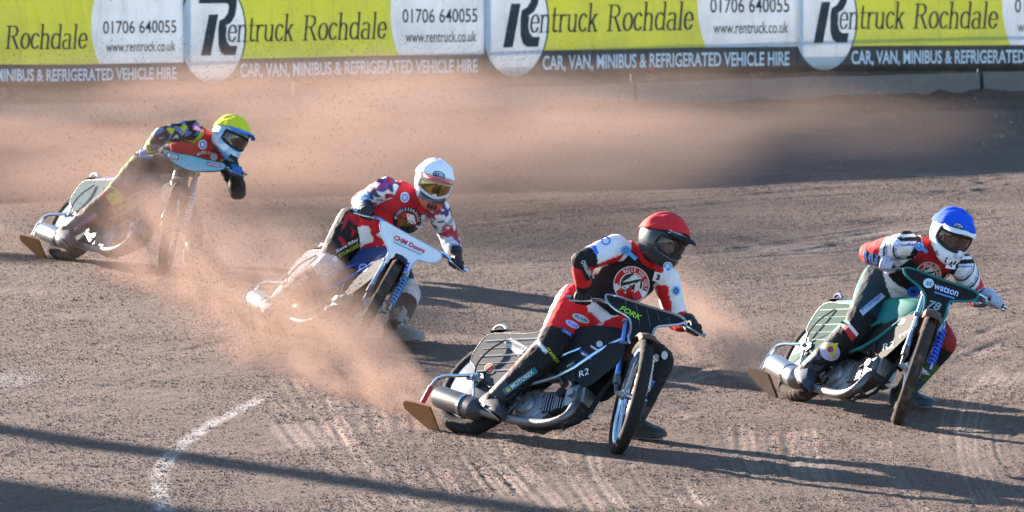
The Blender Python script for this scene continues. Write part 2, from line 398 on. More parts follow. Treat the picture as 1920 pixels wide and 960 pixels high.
# loose clods and grit lying on the track: uncountable
PYR = np.array([(1, 0, -.35), (0, 1, -.35), (-1, 0, -.35), (0, -1, -.35), (0, 0, .75)]); PF = np.array([(0, 1, 4), (1, 2, 4), (2, 3, 4), (3, 0, 4)])
n = 300000
d = 34 + 29 * RNG.random(n) ** 1.15
x = (RNG.random(n) * 2 - 1) * (d * .0865)
keep = .9 * vnoise(x, d, .45, 77) + .35 * vnoise(x, d, 1.7, 78) + .5 * RNG.random(n) > .70
x, d = x[keep], d[keep]; n = len(x)
S = .0032 + .0068 * RNG.random(n) ** 2.4 + .012 * (RNG.random(n) > .9985)
a = RNG.random(n) * 6.28; ca, sa = np.cos(a), np.sin(a)
B = PYR[None] * (1 + .7 * (RNG.random((n, 5, 1)) - .5)) * S[:, None, None]
B[:, 4, :2] += (RNG.random((n, 2)) - .5) * S[:, None] * 1.1
B = np.stack([B[..., 0] * ca[:, None] - B[..., 1] * sa[:, None], B[..., 0] * sa[:, None] + B[..., 1] * ca[:, None], B[..., 2]], -1)
P = np.stack([x, d, ground_z(x, d) + S * .05], 1)
cv = (B + P[:, None, :]).reshape(-1, 3); cf = (PF[None] + 5 * np.arange(n)[:, None, None]).reshape(-1, 3)
print('clods', n)
clod = link_mesh('dirt_clods', fast_mesh('dirt_clods', cv, cf, False), None, mat('clod', (.165, .101, .075), .95, dirt=.4, dscale=1.5))
tag(clod, 'loose brown dirt crumbs scattered over the track', 'dirt', kind='stuff')

# ================================================================== SAFETY BARRIER + BANNERS
bp_ = [ground_at(*p) for p in base_px]
bx = np.array([p.x for p in bp_]); by = np.array([p.y for p in bp_])
cf_ = np.polyfit(bx, by, 3)
bxs = np.linspace(-13, 12, 1200)
bys = np.polyval(cf_, np.clip(bxs, -6.5, 7)); 
sl0 = np.polyval(np.polyder(cf_), -6.5); bys = np.where(bxs < -6.5, bys + (bxs + 6.5) * sl0, bys)
sl1 = np.polyval(np.polyder(cf_), 7); bys = np.where(bxs > 7, bys + (bxs - 7) * sl1, bys)
blen = np.concatenate([[0], np.cumsum(np.hypot(np.diff(bxs), np.diff(bys)))])
def fence_pt(s, out=0.0, z=0.0):
    """place at arc length s along the barrier; out = towards the track"""
    x = float(np.interp(s, blen, bxs)); y = float(np.interp(s, blen, bys))
    x2 = float(np.interp(s + .05, blen, bxs)); y2 = float(np.interp(s + .05, blen, bys))
    t = Vector((x2 - x, y2 - y, 0)).normalized(); nn = Vector((t.y, -t.x, 0))
    return Vector((x, y, z)) + nn * out
def s_of_px(px, py=150):
    X = np.array([at(px, py, yy).x for yy in bys]); return float(np.interp(0, (bxs - X), blen))
conc = mat('old_concrete', (.17, .14, .125), .95, dirt=.8, bump=.02, bscale=22, dscale=7)
boardm = mat('fence_board', (.055, .05, .052), .8, dirt=.55, bump=.006, bscale=9, dscale=2.5)
redm = mat('red_marker', (.5, .06, .04), .6, dirt=.4)
fence = empty('safety_barrier', Matrix.Translation(fence_pt(s_of_px(960))))
tag(fence, 'dusty concrete and board safety barrier behind the track, hung with banners', 'barrier')
FO = fence.location.copy()
cracks = [s_of_px(555, 200), s_of_px(1188, 175), s_of_px(1838, 160)]
step = cracks[1] - cracks[0]
cracks = [cracks[0] - step * k for k in (3, 2, 1)] + cracks + [cracks[2] + step * k for k in (1, 2)]
for a, e in zip(cracks[:-1], cracks[1:]):
    a2, e2 = a + .022, e - .022
    kb = MB(lambda p: p - FO); prof = [(-.25, -.3), (.07, -.3), (.05, .02), (.035, .20), (.01, .245), (-.25, .25)]
    k = 14; P = []
    for i in range(k + 1):
        s = a2 + (e2 - a2) * i / k
        for (o_, z_) in prof:
            jit = .014 * (mnoise.noise((s * 3.1, z_ * 9, 1.3)) + .5 * mnoise.noise((s * 11, z_ * 9, 4.3)))
            P.append(fence_pt(s, o_ + jit, z_ + jit * .7))
    kb.ring_faces(kb.pts(P), k + 1, len(prof)); kb.build('concrete_kerb', conc, fence, smooth=30)
    bb = MB(lambda p: p - FO); prof = [(-.20, .2452), (-.02, .2452), (-.03, .47), (-.20, .47)]; P = []
    for i in range(k + 1):
        s = a2 + .006 + (e2 - a2 - .012) * i / k
        P += [fence_pt(s, o_, z_) for o_, z_ in prof]
    bb.ring_faces(bb.pts(P), k + 1, 4); bb.build('board', boardm, fence, smooth=0)
    MB(lambda p: p - FO).tube([fence_pt(a, -.03, .05), fence_pt(a + .01, -.01, .30), fence_pt(a + .02, -.03, .40)], .03, 6).build('joint_strip', boardm, fence)
for px_ in (-225, 340, 905, 1490, 2085):
    s = s_of_px(px_, 100)
    MB(lambda p: p - FO).tube([fence_pt(s, -.09, .2), fence_pt(s, -.13, 1.95)], .035, 8).build('fence_post', mat('post_steel', (.2, .2, .2), .5, .6), fence)
for a, e in zip(cracks[:-1], cracks[1:]):
    tb = MB(lambda p: p - FO); P = []
    for i in range(9):
        for o_, z_ in ((-.09, 1.50), (-.06, 1.50), (-.06, 2.02), (-.09, 2.02)): P.append(fence_pt(a + .01 + (e - a - .02) * i / 8, o_, z_))
    tb.ring_faces(tb.pts(P), 9, 4); tb.build('shadow_board', boardm, fence, smooth=0)  # unseen board added over the banners to lengthen the barrier's shadow
for zz in (.62, 1.48): MB(lambda p: p - FO).tube([fence_pt(cracks[0] + .6 * k, -.045, zz) for k in range(38)], .02, 6).build('fence_rail', MATS['post_steel'], fence)
for cpx in (570, 1212):
    s = s_of_px(cpx, 165); MB(lambda p: p - FO).box(fence_pt(s, .012, .385), (.17, .05, .035)).build('red_marker', redm, fence, bevel=.008)
MB(lambda p: p - FO).tube([fence_pt(s_of_px(1000 + 35 * i, 140), .008, .375 + .004 * math.sin(i * 1.7)) for i in range(16)], .006, 5).build('red_cord', redm, fence)

# printed vinyl: the fields are flat print, worked out in banner metres (u along, v up)
m, nt, b = nodes('banner_vinyl'); L = nt.links.new
uv = N(nt, 'UVMap'); sx = N(nt, 'SeparateXYZ'); L(uv.outputs[0], sx.inputs[0]); U_, V_ = sx.outputs[0], sx.outputs[1]
def mth(op, a, bb=None):
    q = N(nt, 'Math', operation=op)
    for i, z in enumerate((a, bb)):
        if z is None: continue
        if hasattr(z, 'links'): L(z, q.inputs[i])
        else: q.inputs[i].default_value = z
    return q.outputs[0]
def ell(cu, cv, ru, rv): return mth('ADD', mth('POWER', mth('ABSOLUTE', mth('DIVIDE', mth('SUBTRACT', U_, cu), ru)), 2.0), mth('POWER', mth('ABSOLUTE', mth('DIVIDE', mth('SUBTRACT', V_, cv), rv)), 2.0))
yel, wht, blk = (.66, .66, .07), (.74, .76, .78), (.022, .024, .03)
c = mixc(nt, ramp(nt, ell(2.62, .58, .58, .72), 1.005, .995), yel, wht)
c = mixc(nt, ramp(nt, V_, .214, .208), c, blk)
c = mixc(nt, ramp(nt, ell(.285, .455, .328, .468), 1.004, .996), c, blk)
c = mixc(nt, ramp(nt, ell(.285, .455, .315, .455), 1.004, .996), c, wht)
tc = N(nt, 'TexCoord')
d1 = N(nt, 'TexNoise', Scale=1.7, Detail=8.0, Roughness=.7); L(tc.outputs['Object'], d1.inputs['Vector'])
d2 = N(nt, 'TexNoise', Scale=38.0, Detail=2.0); L(tc.outputs['Object'], d2.inputs['Vector'])
lowd = ramp(nt, V_, .55, 0.0, 0, .35)
dirtf = mth('MULTIPLY', mth('ADD', ramp(nt, d1.outputs[0], .42, .8, .05, .55), lowd), .62)
c = mixc(nt, dirtf, c, (.30, .22, .17)); c = mixc(nt, ramp(nt, d2.outputs[0], .70, .76, 0, .8), c, (.06, .045, .04))
L(c, b.inputs['Base Color']); b.inputs['Roughness'].default_value = .5
wv = N(nt, 'TexNoise', Scale=3.2, Detail=4.0, Distortion=.8); mp = N(nt, 'Mapping'); mp.inputs['Scale'].default_value = (2.2, 2.2, .55); L(tc.outputs['Object'], mp.inputs[0]); L(mp.outputs[0], wv.inputs['Vector'])
bpn = N(nt, 'Bump', Strength=.8, Distance=.05); L(wv.outputs[0], bpn.inputs['Height']); L(bpn.outputs[0], b.inputs['Normal'])
tl = N(nt, 'BsdfTranslucent'); L(c, tl.inputs[0]); L(bpn.outputs[0], tl.inputs[1])
ms = N(nt, 'MixShader'); ms.inputs[0].default_value = .24; L(b.outputs[0], ms.inputs[1]); L(tl.outputs[0], ms.inputs[2]); L(ms.outputs[0], nt.nodes['Material Output'].inputs[0])
VINYL = m
ink = mat('banner_ink', (.035, .04, .05), .55, dirt=.45, dscale=4); inkw = mat('banner_white_ink', (.70, .72, .75), .55, dirt=.4, dscale=4)
BW = 3.0; BZ = .405
seams = [s_of_px(p, 100) for p in (340, 905, 1490)]
sp = (seams[2] - seams[0]) / 2
s_l = s_of_px(-212, 100)
starts = [s_l - sp, s_l] + seams
ends = starts[1:] + [starts[-1] + sp]; UNITS = [(e - a + .01) / BW for a, e in zip(starts, ends)]
def ripple(u, v, i):
    w = .010 * mnoise.noise((u * 1.4 + i * 7, v * 1.1, .3)) + .006 * mnoise.noise((u * 4 + i * 3, v * .8, 5.2))
    w += .006 * math.sin(9 * u + 2 * v + i) * max(0, v - .25)
    return w
def ban_pt(s0, u, v, i, out): return fence_pt(s0 + u * UNITS[i], .035 + out + ripple(u, v, i), .402 - .0145 * (fence_pt(s0 + u * UNITS[i]).x + 2.96) + v * UNITS[i] * 1.02 + .012 * mnoise.noise((u * .8 + i * 5, 0, 2.2)))
words = []
V_a, F_a = nib_word('entruck'); words.append(('lettering', V_a, F_a, .43, 1.08, .365, .29, ink))
V_b, F_b = nib_word('Rochdale'); words.append(('lettering', V_b, F_b, 1.16, 2.00, .365, .29, ink))
big = [[(.05, 0), (.30, 0), (.50, .66), (.26, .66)], [(.0, .84), (.02, 1.0), (.86, 1.0), (.95, .97), (.99, .88), (.98, .78), (.78, .78), (.76, .83), (.68, .84)],
       [(.78, .78), (.98, .78), (.94, .64), (.84, .53), (.66, .46), (.50, .44), (.53, .56), (.66, .60), (.75, .68)],
       [(.50, .44), (.72, .47), (.70, .30), (.74, .20), (.82, .15), (1.0, .15), (.95, 0), (.66, 0), (.55, .06), (.50, .18)]]
for i, s0 in enumerate(starts):
    nu, nv = 60, 18
    me_v, me_f, uvs = [], [], []
    org = ban_pt(s0, 0, 0, i, 0); O = empty('advertising_banner', Matrix.Translation(org))
    for j in range(nv + 1):
        for k in range(nu + 1):
            u, v = BW * k / nu - (.0 if k else -.0), 1.10 * j / nv
            me_v.append(ban_pt(s0, u, v, i, .004 * (i % 2)) - org); uvs.append((u, v))
    for j in range(nv):
        for k in range(nu): a = j * (nu + 1) + k; me_f.append((a, a + 1, a + nu + 2, a + nu + 1))
    me = bpy.data.meshes.new('vinyl_sheet'); me.from_pydata([tuple(p) for p in me_v], [], me_f); me.shade_smooth()
    ul = me.uv_layers.new(name='UVMap')
    for lp in me.loops: ul.data[lp.index].uv = uvs[lp.vertex_index]
    sh = link_mesh('vinyl_sheet', me, O, VINYL)
    so = sh.modifiers.new('thick', 'SOLIDIFY'); so.thickness = .003; so.offset = -1
    def put(name, V2, Fs, mt, lift=.006, stag=0.0):
        me = bpy.data.meshes.new(name); P = []
        for k, (u, v) in enumerate(V2): P.append(ban_pt(s0, float(u), float(v), i, lift + .004 * (i % 2)) - org)
        if stag:
            for fi, f in enumerate(Fs):
                for q in f: P[q] = P[q] + Vector((0, -stag * (fi % 9), 0))
        me.from_pydata([tuple(p) for p in P], [], Fs); return link_mesh(name, me, O, mt)
    for nm, V2, Fs, u0, u1, v0, hh, mt in words:
        W = V2.copy(); W[:, 0] = u0 + (W[:, 0] - V2[:, 0].min()) / (V2[:, 0].max() - V2[:, 0].min()) * (u1 - u0); W[:, 1] = v0 + W[:, 1] * hh
        put(nm, W, Fs, mt, .005, .0004)
    VV, FF = [], []
    for pl in big:
        k = len(VV); VV += [(.155 + .37 * a, .245 + .545 * c_) for a, c_ in pl]; FF.append(tuple(range(k, k + len(pl))))
    put('logo_letter', VV, FF, ink, .005, .0004)
    V2, Fs = fit_text('01706 640055', 2.16, 2.92, .50, .625, .006); put('lettering', V2, Fs, ink)
    V2, Fs = fit_text('www.rentruck.co.uk', 2.19, 2.91, .325, .425, .004); put('lettering', V2, Fs, ink)
    V2, Fs = fit_text('CAR, VAN, MINIBUS & REFRIGERATED VEHICLE HIRE', .55, 2.92, .030, .170, .02); put('lettering', V2, Fs, inkw)
    where = ['yellow and white banner next along from the one behind the yellow-helmeted rider', 'yellow and white vehicle hire banner behind the yellow-helmeted rider', 'yellow and white vehicle hire banner between cracks, above white-helmeted rider', 'yellow and white vehicle hire banner above the red-helmeted rider', 'yellow and white vehicle hire banner above the blue-helmeted rider'][i]
    tag(O, where, 'banner', 'vehicle hire banners on the barrier')

# ================================================================== shadow casters beyond the left edge: floodlight mast and clubhouse
steel = mat('galvanised', (.42, .43, .44), .45, .8, dirt=.15)
su2 = Vector((TO_SUN.x, TO_SUN.y, 0)).normalized()
g0 = ground_at(425, 870); mp_ = g0 + su2 * 25
mast = empty('floodlight_mast', Matrix.Translation((mp_.x, mp_.y, 0)))
MB().tube([(0, 0, -.3), (0, 0, 6), (0, 0, 12)], [.20, .17, .13], 12).build('mast_pole', steel, mast)
MB().box((0, 0, 11.9), (1.8, .12, .12)).build('crossbar', steel, mast)
for k in (-.7, -.23, .23, .7): MB().box((k, -.12, 12.15), (.34, .2, .30)).tube([(k, -.1, 11.9), (k, -.1, 12.05)], .03, 6).build('lamp_head', steel, mast, bevel=.03)
tag(mast, 'tall steel floodlight mast beyond the barrier, casting a thin shadow', 'mast')
g1 = ground_at(160, 921); c1 = g1 + su2 * 27
perp = Vector((su2.y, -su2.x, 0))            # to the right seen along the sun
if perp.x < 0: perp = -perp
Mx = Matrix((( -perp.x, su2.x, 0, c1.x), (-perp.y, su2.y, 0, c1.y), (0, 0, 1, 0), (0, 0, 0, 1)))
hut = empty('clubhouse', Mx)
wallm = mat('render_wall', (.5, .47, .42), .85, dirt=.2)
MB().box((5, 3, 4.5), (10, 6, 9.4)).build('wall', wallm, hut)
MB().prism([(-3.4, 0), (3.4, 0), (0, 1.6)], (5, 3, 9.2), (0, 1, 0), (0, 0, 1), 10.3).build('roof', mat('slate', (.09, .09, .1), .8), hut)
for k in range(4):
    w = MB().box((1.4 + 2.4 * k, -.02, 3.4), (1.2, .1, 1.3)).build('window', mat('window_glass', (.04, .05, .06), .1, dirt=.05), hut)
    MB().box((1.4 + 2.4 * k, -.06, 2.7), (1.4, .2, .08)).build('sill', wallm, w)
tag(hut, 'pale rendered clubhouse with slate roof beyond the left of the track', 'building')
# ================================================================== MOTORCYCLES
RAKE = R_(24); AX = Vector((-math.sin(RAKE), 0, math.cos(RAKE))); HP = Vector((1.045, 0, .80)); FV = Vector((math.cos(RAKE), 0, math.sin(RAKE)))
RA = Vector((0, 0, .335)); FA = Vector((1.36, 0, .355)); YV = Vector((0, 1, 0))
RT, rt, FT, ft = .285, .05, .319, .036
def bike_pose(X, Y, yaw, lean, steer):
    S = Matrix.Rotation(steer, 3, AX)
    stp = lambda p: HP + S @ (Vector(p) - HP)
    fa = stp(FA); fax = S @ YV; pit = 0.0
    for _ in range(6):
        R3 = Matrix.Rotation(yaw, 3, 'Z') @ Matrix.Rotation(-lean, 3, 'X') @ Matrix.Rotation(pit, 3, 'Y')
        def low(c, a, RR, r): c = R3 @ c; a = R3 @ a; return c.z - RR * math.sqrt(1 - a.z ** 2) - r
        l1, l2 = low(RA, YV, RT, rt), low(fa, fax, FT, ft); pit += (l2 - l1) / 1.36
    a = R3 @ YV; dn = (Vector((0, 0, -1)) + a * a.z).normalized(); c = R3 @ RA + dn * RT
    T = Vector((X, Y, 0)) - Vector((c.x, c.y, l1 + .008))
    return Matrix.Translation(T) @ R3.to_4x4(), stp, S

def sstep(pts, k): # closed polyline smoothing (Chaikin) on 2D
    for _ in range(k):
        q = []
        for i in range(len(pts)):
            a, b_ = pts[i], pts[(i + 1) % len(pts)]
            q += [(a[0] * .75 + b_[0] * .25, a[1] * .75 + b_[1] * .25), (a[0] * .25 + b_[0] * .75, a[1] * .25 + b_[1] * .75)]
        pts = q
    return pts
chrome = mat('chrome', (.42, .44, .47), .22, 1.0, dirt=.12, dscale=14)
alu = mat('cast_aluminium', (.24, .245, .25), .42, .9, dirt=.12, bump=.002, bscale=120, dscale=12)
alu_d = mat('dirty_alloy', (.15, .15, .155), .45, .85, dirt=.22, bump=.003, bscale=90, dscale=10)
rubber = mat('tyre_rubber', (.018, .017, .017), .85, dirt=.12, spec=.15, bump=.002, bscale=140, dscale=16)
rubber_d = mat('dusty_tyre_rubber', (.04, .032, .028), .9, dirt=.45, spec=.1, bump=.003, bscale=140, dscale=12)
plastic = mat('black_plastic', (.012, .013, .015), 0.72, dirt=.05, dscale=8, spec=.14)
gripm = mat('grip_rubber', (.02, .02, .02), .8, dirt=.15)
rust = mat('rusty_steel', (.10, .055, .035), .75, .2, dirt=.3)
BIKES = {}
def make_bike(key, pose, sp):
    M, stp, S = bike_pose(*pose)
    root = empty('speedway_motorcycle', M)
    ST = stp
    c = sp
    frame_m = c['frame']; panel_m = c['panel']; edge_m = c['edge']; fork_m = c['fork']; disc_m = c['disc']; tank_m = c['tank']; muff_m = c['muffler']; tyre_m = c['tyre']
    # --- rear wheel
    def tyre_prof(RR, r, wid, k=9):
        P = []
        for i in range(k + 1):
            t = math.pi * (i / k) * 1.5 - math.pi * .25
            P.append((RR + r * math.cos(t - math.pi / 2) if False else RR + r * math.sin(t), -wid * math.cos(t)))
        return P + [(RR - r * .95, wid * .55), (RR - r * .95, -wid * .55)]
    rw = MB().lathe([(RT - rt * .72, -.040), (RT - rt * .72 - .018, -.034), (RT - rt * .72 - .006, 0), (RT - rt * .72 - .018, .034), (RT - rt * .72, .040), (RT - rt * .6, 0)], RA, YV, 48).build('rear_wheel', alu_d, root)
    kn = lambda k, j, r: r + (.007 if (k % 3 != 0 and 2 <= j <= 7) else 0)
    MB().lathe(tyre_prof(RT, rt * .93, .055), RA, YV, 120, mod=kn).build('tyre', tyre_m, rw, smooth=50)
    MB().lathe([(.03, -.10), (.05, -.09), (.03, -.05), (.03, .05), (.05, .08), (.03, .10), (.012, .12), (.012, -.12)], RA, YV, 20).build('hub', alu, rw)
    for sd in (-1, 1):
        o = .047 * sd
        MB().lathe([(.04, o * 1.45), (.12, o * 1.3), (.20, o * 1.1), (.246, o * .98), (.244, o * .9), (.04, o * 1.3)], RA, YV, 48).build('wheel_disc', disc_m, rw)
    if c.get('disc_band'):
        for a0 in (20, 95, 150, 230, 300):
            MB().lathe([(.085, -.0685), (.16, -.0605), (.225, -.0525), (.225, -.0495), (.085, -.066)], RA, YV, 8, start=R_(a0), sweep=R_(26)).build('disc_stripe', c['disc_band'], rw)
    MB().lathe([(.10, .075), (.115, .075), (.115, .081), (.10, .081)], RA, YV, 40, mod=lambda k, j, r: r + (.006 if k % 2 and r > .11 else 0)).build('sprocket', alu_d, rw)
    # --- front wheel (steered)
    fw = MB(ST).lathe([(FT - ft * .75, -.026), (FT - ft * .75 - .016, -.022), (FT - ft * .75 - .008, 0), (FT - ft * .75 - .016, .022), (FT - ft * .75, .026), (FT - ft * .6, 0)], FA, YV, 56).build('front_wheel', c.get('rim', alu), root)
    rib = lambda k, j, r: r + (.004 if j in (3, 4, 6) and k % 4 else 0)
    MB(ST).lathe(tyre_prof(FT, ft * .95, .040), FA, YV, 128, mod=rib).build('tyre', c['ftyre'], fw, smooth=50)
    MB(ST).lathe([(.018, -.07), (.034, -.05), (.02, -.03), (.02, .03), (.034, .05), (.018, .07), (.008, .10), (.008, -.10)], FA, YV, 16).build('hub', alu, fw)
    for k in range(28):
        t = 2 * math.pi * k / 28; t2 = t + (.35 if k % 2 else -.35); sd = -1 if k % 4 < 2 else 1
        a = FA + Vector((math.cos(t2), 0, math.sin(t2))) * .032 + YV * (.045 * sd); e = FA + Vector((math.cos(t), 0, math.sin(t))) * (FT - .03) + YV * (.006 * sd)
        MB(ST).tube([a, e], .0022, 4).build('spoke', chrome, fw)
    # --- frame
    fr = MB(); fs = MB()
    T_ = lambda *p, r=.016, s=1: fr.tube(p, r, 8, smooth=s)
    T_((1.04, 0, .80), (.74, 0, .70), (.42, 0, .63), r=.019)
    for sd in (-1, 1):
        fs.tube(((1.035, .03 * sd, .80), (.93, .08 * sd, .67), (.73, .0985 * sd, .43), (.50, .0985 * sd, .345)), .0115, 8, smooth=1)
        T_((.42, .05 * sd, .63), (.30, .09 * sd, .52), (.0, .105 * sd, .345), r=.0125, s=0)
        T_((.40, .07 * sd, .22), (.20, .10 * sd, .29), (.0, .105 * sd, .335), r=.013)
        T_((.46, .06 * sd, .64), (.20, .085 * sd, .66), (-.10, .09 * sd, .66), r=.010)
    T_((1.09, 0, .70), (1.01, 0, .44), (.98, 0, .20), (.80, 0, .11), (.46, 0, .10), (.34, 0, .22), (.38, 0, .45), (.42, 0, .63), r=.016)
    fr.tube([HP - AX * .09, HP + AX * .09], .028, 14)
    fo = fr.build('frame', c.get('cradle', plastic), root); fs.build('side_tube', frame_m, fo)
    # --- engine: laid-down single with finned barrel
    en = MB()
    en.lathe([(.02, -.075), (.105, -.07), (.125, -.05), (.13, 0), (.125, .05), (.105, .07), (.02, .075)], (.53, 0, .215), YV, 26, closed=False)
    en.lathe([(.01, -.095), (.06, -.092), (.07, -.075), (.02, -.07)], (.51, 0, .21), YV, 20)
    en.prism([(.43, .11), (.64, .09), (.72, .17), (.69, .33), (.50, .31), (.41, .24)], (0, 0, 0), (1, 0, 0), (0, 0, 1), .12)
    for (px_, pz_) in ((.43, .20), (.48, .12), (.60, .11), (.66, .20), (.62, .29), (.48, .28)): en.lathe([(.001, -.085), (.011, -.085), (.011, -.07), (.001, -.07)], (px_, 0, pz_), YV, 8)
    eng = en.build('engine', alu, root, bevel=.004)
    ca = Vector((math.cos(R_(17)), 0, math.sin(R_(17)))); cz = Vector((-ca.z, 0, ca.x)); c0_ = Vector((.64, 0, .235))
    for k in range(10):
        w = .155 + .012 * math.sin(k * 1.1); cc = c0_ + ca * (.018 + .0175 * k)
        MB().prism([(-w / 2, -.075), (w / 2, -.075), (w / 2 + .004, -.03), (w / 2 + .004, .05), (w / 2 - .03, .085), (-w / 2 + .03, .085), (-w / 2 - .004, .05), (-w / 2 - .004, -.03)], cc, YV, cz, .0065).build('cooling_fin', alu, eng, smooth=0)
    MB().lathe([(.001, 0), (.058, 0), (.058, .20), (.001, .20)], c0_, ca, 20).build('barrel', alu_d, eng)
    hd = MB(); hd.prism([(-.085, -.07), (.085, -.07), (.095, .03), (.07, .09), (-.07, .09), (-.095, .03)], c0_ + ca * .235, YV, cz, .085)
    hd.prism([(-.06, -.05), (.06, -.05), (.065, .06), (-.065, .06)], c0_ + ca * .295, YV, cz, .04)
    hd.lathe([(.001, 0), (.028, 0), (.028, .02), (.001, .02)], c0_ + ca * .235 + YV * -.09 + cz * .01, -YV, 12)
    hd.build('cylinder_head', alu, eng, bevel=.008)
    MB().lathe([(.001, .0), (.034, .0), (.034, .012), (.001, .012)], c0_ + ca * .15 + YV * -.087 + cz * .035, -YV, 16).build('badge', c.get('badge', plastic), eng)
    MB().tube([(.70, -.03, .40), (.66, -.04, .43), (.60, -.04, .43), (.52, -.045, .44), (.44, -.045, .46)], [.026, .028, .030, .036, .040], 12).build('carburettor', alu_d, eng)
    # --- exhaust
    MB().tube([c0_ + ca * .27 + Vector((0, -.05, -.04)), (.975, -.12, .225), (1.01, -.155, .12), (.93, -.16, .065), (.80, -.155, .045), (.52, -.15, .055), (.34, -.15, .075), (.24, -.15, .09)], .026, 12, smooth=2).build('exhaust_pipe', c.get('pipe', alu_d), root)
    a, e = Vector((.28, -.15, .085)), Vector((-.165, -.155, .155)); dv = (e - a).normalized(); Ln = (e - a).length
    MB().lathe([(.026, 0), (.045, .02), (.068, .05), (.070, .08), (.070, Ln - .035), (.066, Ln - .012), (.050, Ln), (.030, Ln), (.028, Ln - .06), (.001, Ln - .06), (.001, 0)], a, dv, 28, closed=False).build('silencer', muff_m, root)
    MB().lathe([(.0715, .16), (.0745, .16), (.0745, .185), (.0715, .185)], a, dv, 24).tube([(.02, -.115, .31), a + dv * .17 + Vector((0, .03, .06))], .009, 6).build('silencer_clamp', chrome, root)
    # --- seat, tank, rear guard
    seat = MB()
    prof = [(-.12, .695, .05), (0, .70, .085), (.18, .715, .10), (.34, .735, .095), (.48, .765, .075), (.56, .775, .05)]
    P = []
    for x_, z_, w_ in prof:
        P += [(x_, -w_, z_ - .035), (x_, -w_ * .9, z_ + .0), (x_, -w_ * .5, z_ + .018), (x_, 0, z_ + .022), (x_, w_ * .5, z_ + .018), (x_, w_ * .9, z_), (x_, w_, z_ - .035), (x_, 0, z_ - .05)]
    seat.ring_faces(seat.pts(P), len(prof), 8); seat.build('seat', c.get('seat', plastic), root)
    tk = MB(); P = []
    for x_, zt, zb, w_ in ((.50, .77, .60, .055), (.58, .80, .58, .085), (.74, .82, .58, .095), (.90, .825, .65, .08), (.99, .82, .74, .05)):
        P += [(x_, -w_ * .6, zt), (x_, -w_, zt - .04), (x_, -w_, zb + .03), (x_, -w_ * .7, zb), (x_, w_ * .7, zb), (x_, w_, zb + .03), (x_, w_, zt - .04), (x_, w_ * .6, zt)]
    tk.ring_faces(tk.pts(P), 5, 8); tank = tk.build('fuel_tank', tank_m, root, bevel=.006)
    MB().lathe([(.001, 0), (.026, 0), (.026, .018), (.001, .018)], (.76, 0, .815), (0, 0, 1), 16).build('filler_cap', alu, tank)
    gd = MB(); k = 16; P = []
    for i in range(k + 1):
        t = R_(112 - 80 * i / k); rr_ = .372
        cx, cz_ = RA.x + math.cos(t) * rr_, RA.z + .02 + math.sin(t) * rr_
        for (y_, dz) in ((-.085, -.02), (-.07, 0), (0, .012), (.07, 0), (.085, -.02), (.07, -.006), (0, .006), (-.07, -.006)):
            P.append((cx + math.cos(t) * dz, y_, cz_ + math.sin(t) * dz))
    gd.ring_faces(gd.pts(P[:8 * (k + 1)]), k + 1, 8); gd.build('rear_mudguard', c.get('guard', plastic), root)
    side = sstep([(-.13, .46), (-.12, .60), (-.08, .66), (.10, .675), (.28, .685), (.40, .735), (.54, .735), (.50, .56), (.34, .38), (.20, .27), (.06, .33), (-.06, .42)], 1)
    for sd in (-1, 1):
        sc_ = MB().prism(side, (0, sd * .105, 0), (1, 0, 0), (0, 0, 1), .005).build('side_cover', c.get('cover', panel_m), root)
        MB().tube([(a_, sd * .106, b_) for a_, b_ in side], .0032, 6, closed=True).build('cover_edge', c.get('cedge', alu_d), sc_)
        if c.get('cover_stripe'):
            for q in range(5):
                MB().tube([(-.08 + .012 * q, sd * .1085, .60 - .055 * q), (.38 + .012 * q, sd * .1085, .66 - .055 * q)], .003 if q % 2 else .005, 4).build('cover_stripe', c['cover_stripe'], sc_)
    MB().tube([(.02, -.05, .70), (-.06, -.05, .76), (-.13, -.045, .755), (-.17, -.02, .72), (-.17, .02, .72), (-.13, .045, .755), (-.06, .05, .76), (.02, .05, .70)], .009, 8, smooth=1).build('grab_rail', c.get('rail', chrome), root)
    lower = sstep([(1.06, .72), (1.12, .60), (1.05, .48), (.96, .36), (.86, .40), (.70, .41), (.58, .50), (.60, .60), (.86, .66)], 1)
    for sd in (-1, 1): MB().prism(lower, (0, sd * .082, 0), (1, 0, 0), (0, 0, 1), .004).build('side_panel', panel_m, root)
    # --- small fittings on the visible side
    MB().lathe([(.001, 0), (.022, 0), (.022, .012), (.013, .012), (.013, .026), (.001, .026)], (0, -.112, .335), -YV, 6).build('axle_nut', chrome, root)
    MB().prism([(-.07, -.02), (.05, -.03), (.075, 0), (.05, .03), (-.07, .022)], (.02, -.118, .335), (1, 0, 0), (0, 0, 1), .008).build('chain_adjuster', alu_d, root)
    MB().tube([(.10, -.115, .62), (.02, -.135, .52), (-.02, -.13, .42), (.0, -.12, .36)], .0055, 6, smooth=2).build('rubber_strap', gripm, root)
    MB().tube([(.66, -.06, .60), (.60, -.085, .52), (.60, -.06, .45)], .006, 6, smooth=2).build('fuel_line', gripm, root)
    MB().box((.50, -.075, .385), (.10, .05, .055)).build('ignition_box', plastic, root, bevel=.008)
    MB().tube([(.80, -.05, .33), (.84, -.10, .40), (.78, -.10, .47), (.70, -.07, .50)], .006, 6, smooth=2).build('plug_lead', c.get('lead', gripm), root)
    MB().prism([(.30, .20), (.42, .13), (.46, .22), (.42, .33), (.33, .30)], (0, -.088, 0), (1, 0, 0), (0, 0, 1), .010).build('engine_plate', alu, root, bevel=.002)
    for (bx_, bz_) in ((.34, .22), (.41, .17), (.43, .24), (.39, .29)): MB().lathe([(.001, 0), (.010, 0), (.010, .008), (.001, .008)], (bx_, -.093, bz_), -YV, 6).build('bolt', chrome, root)
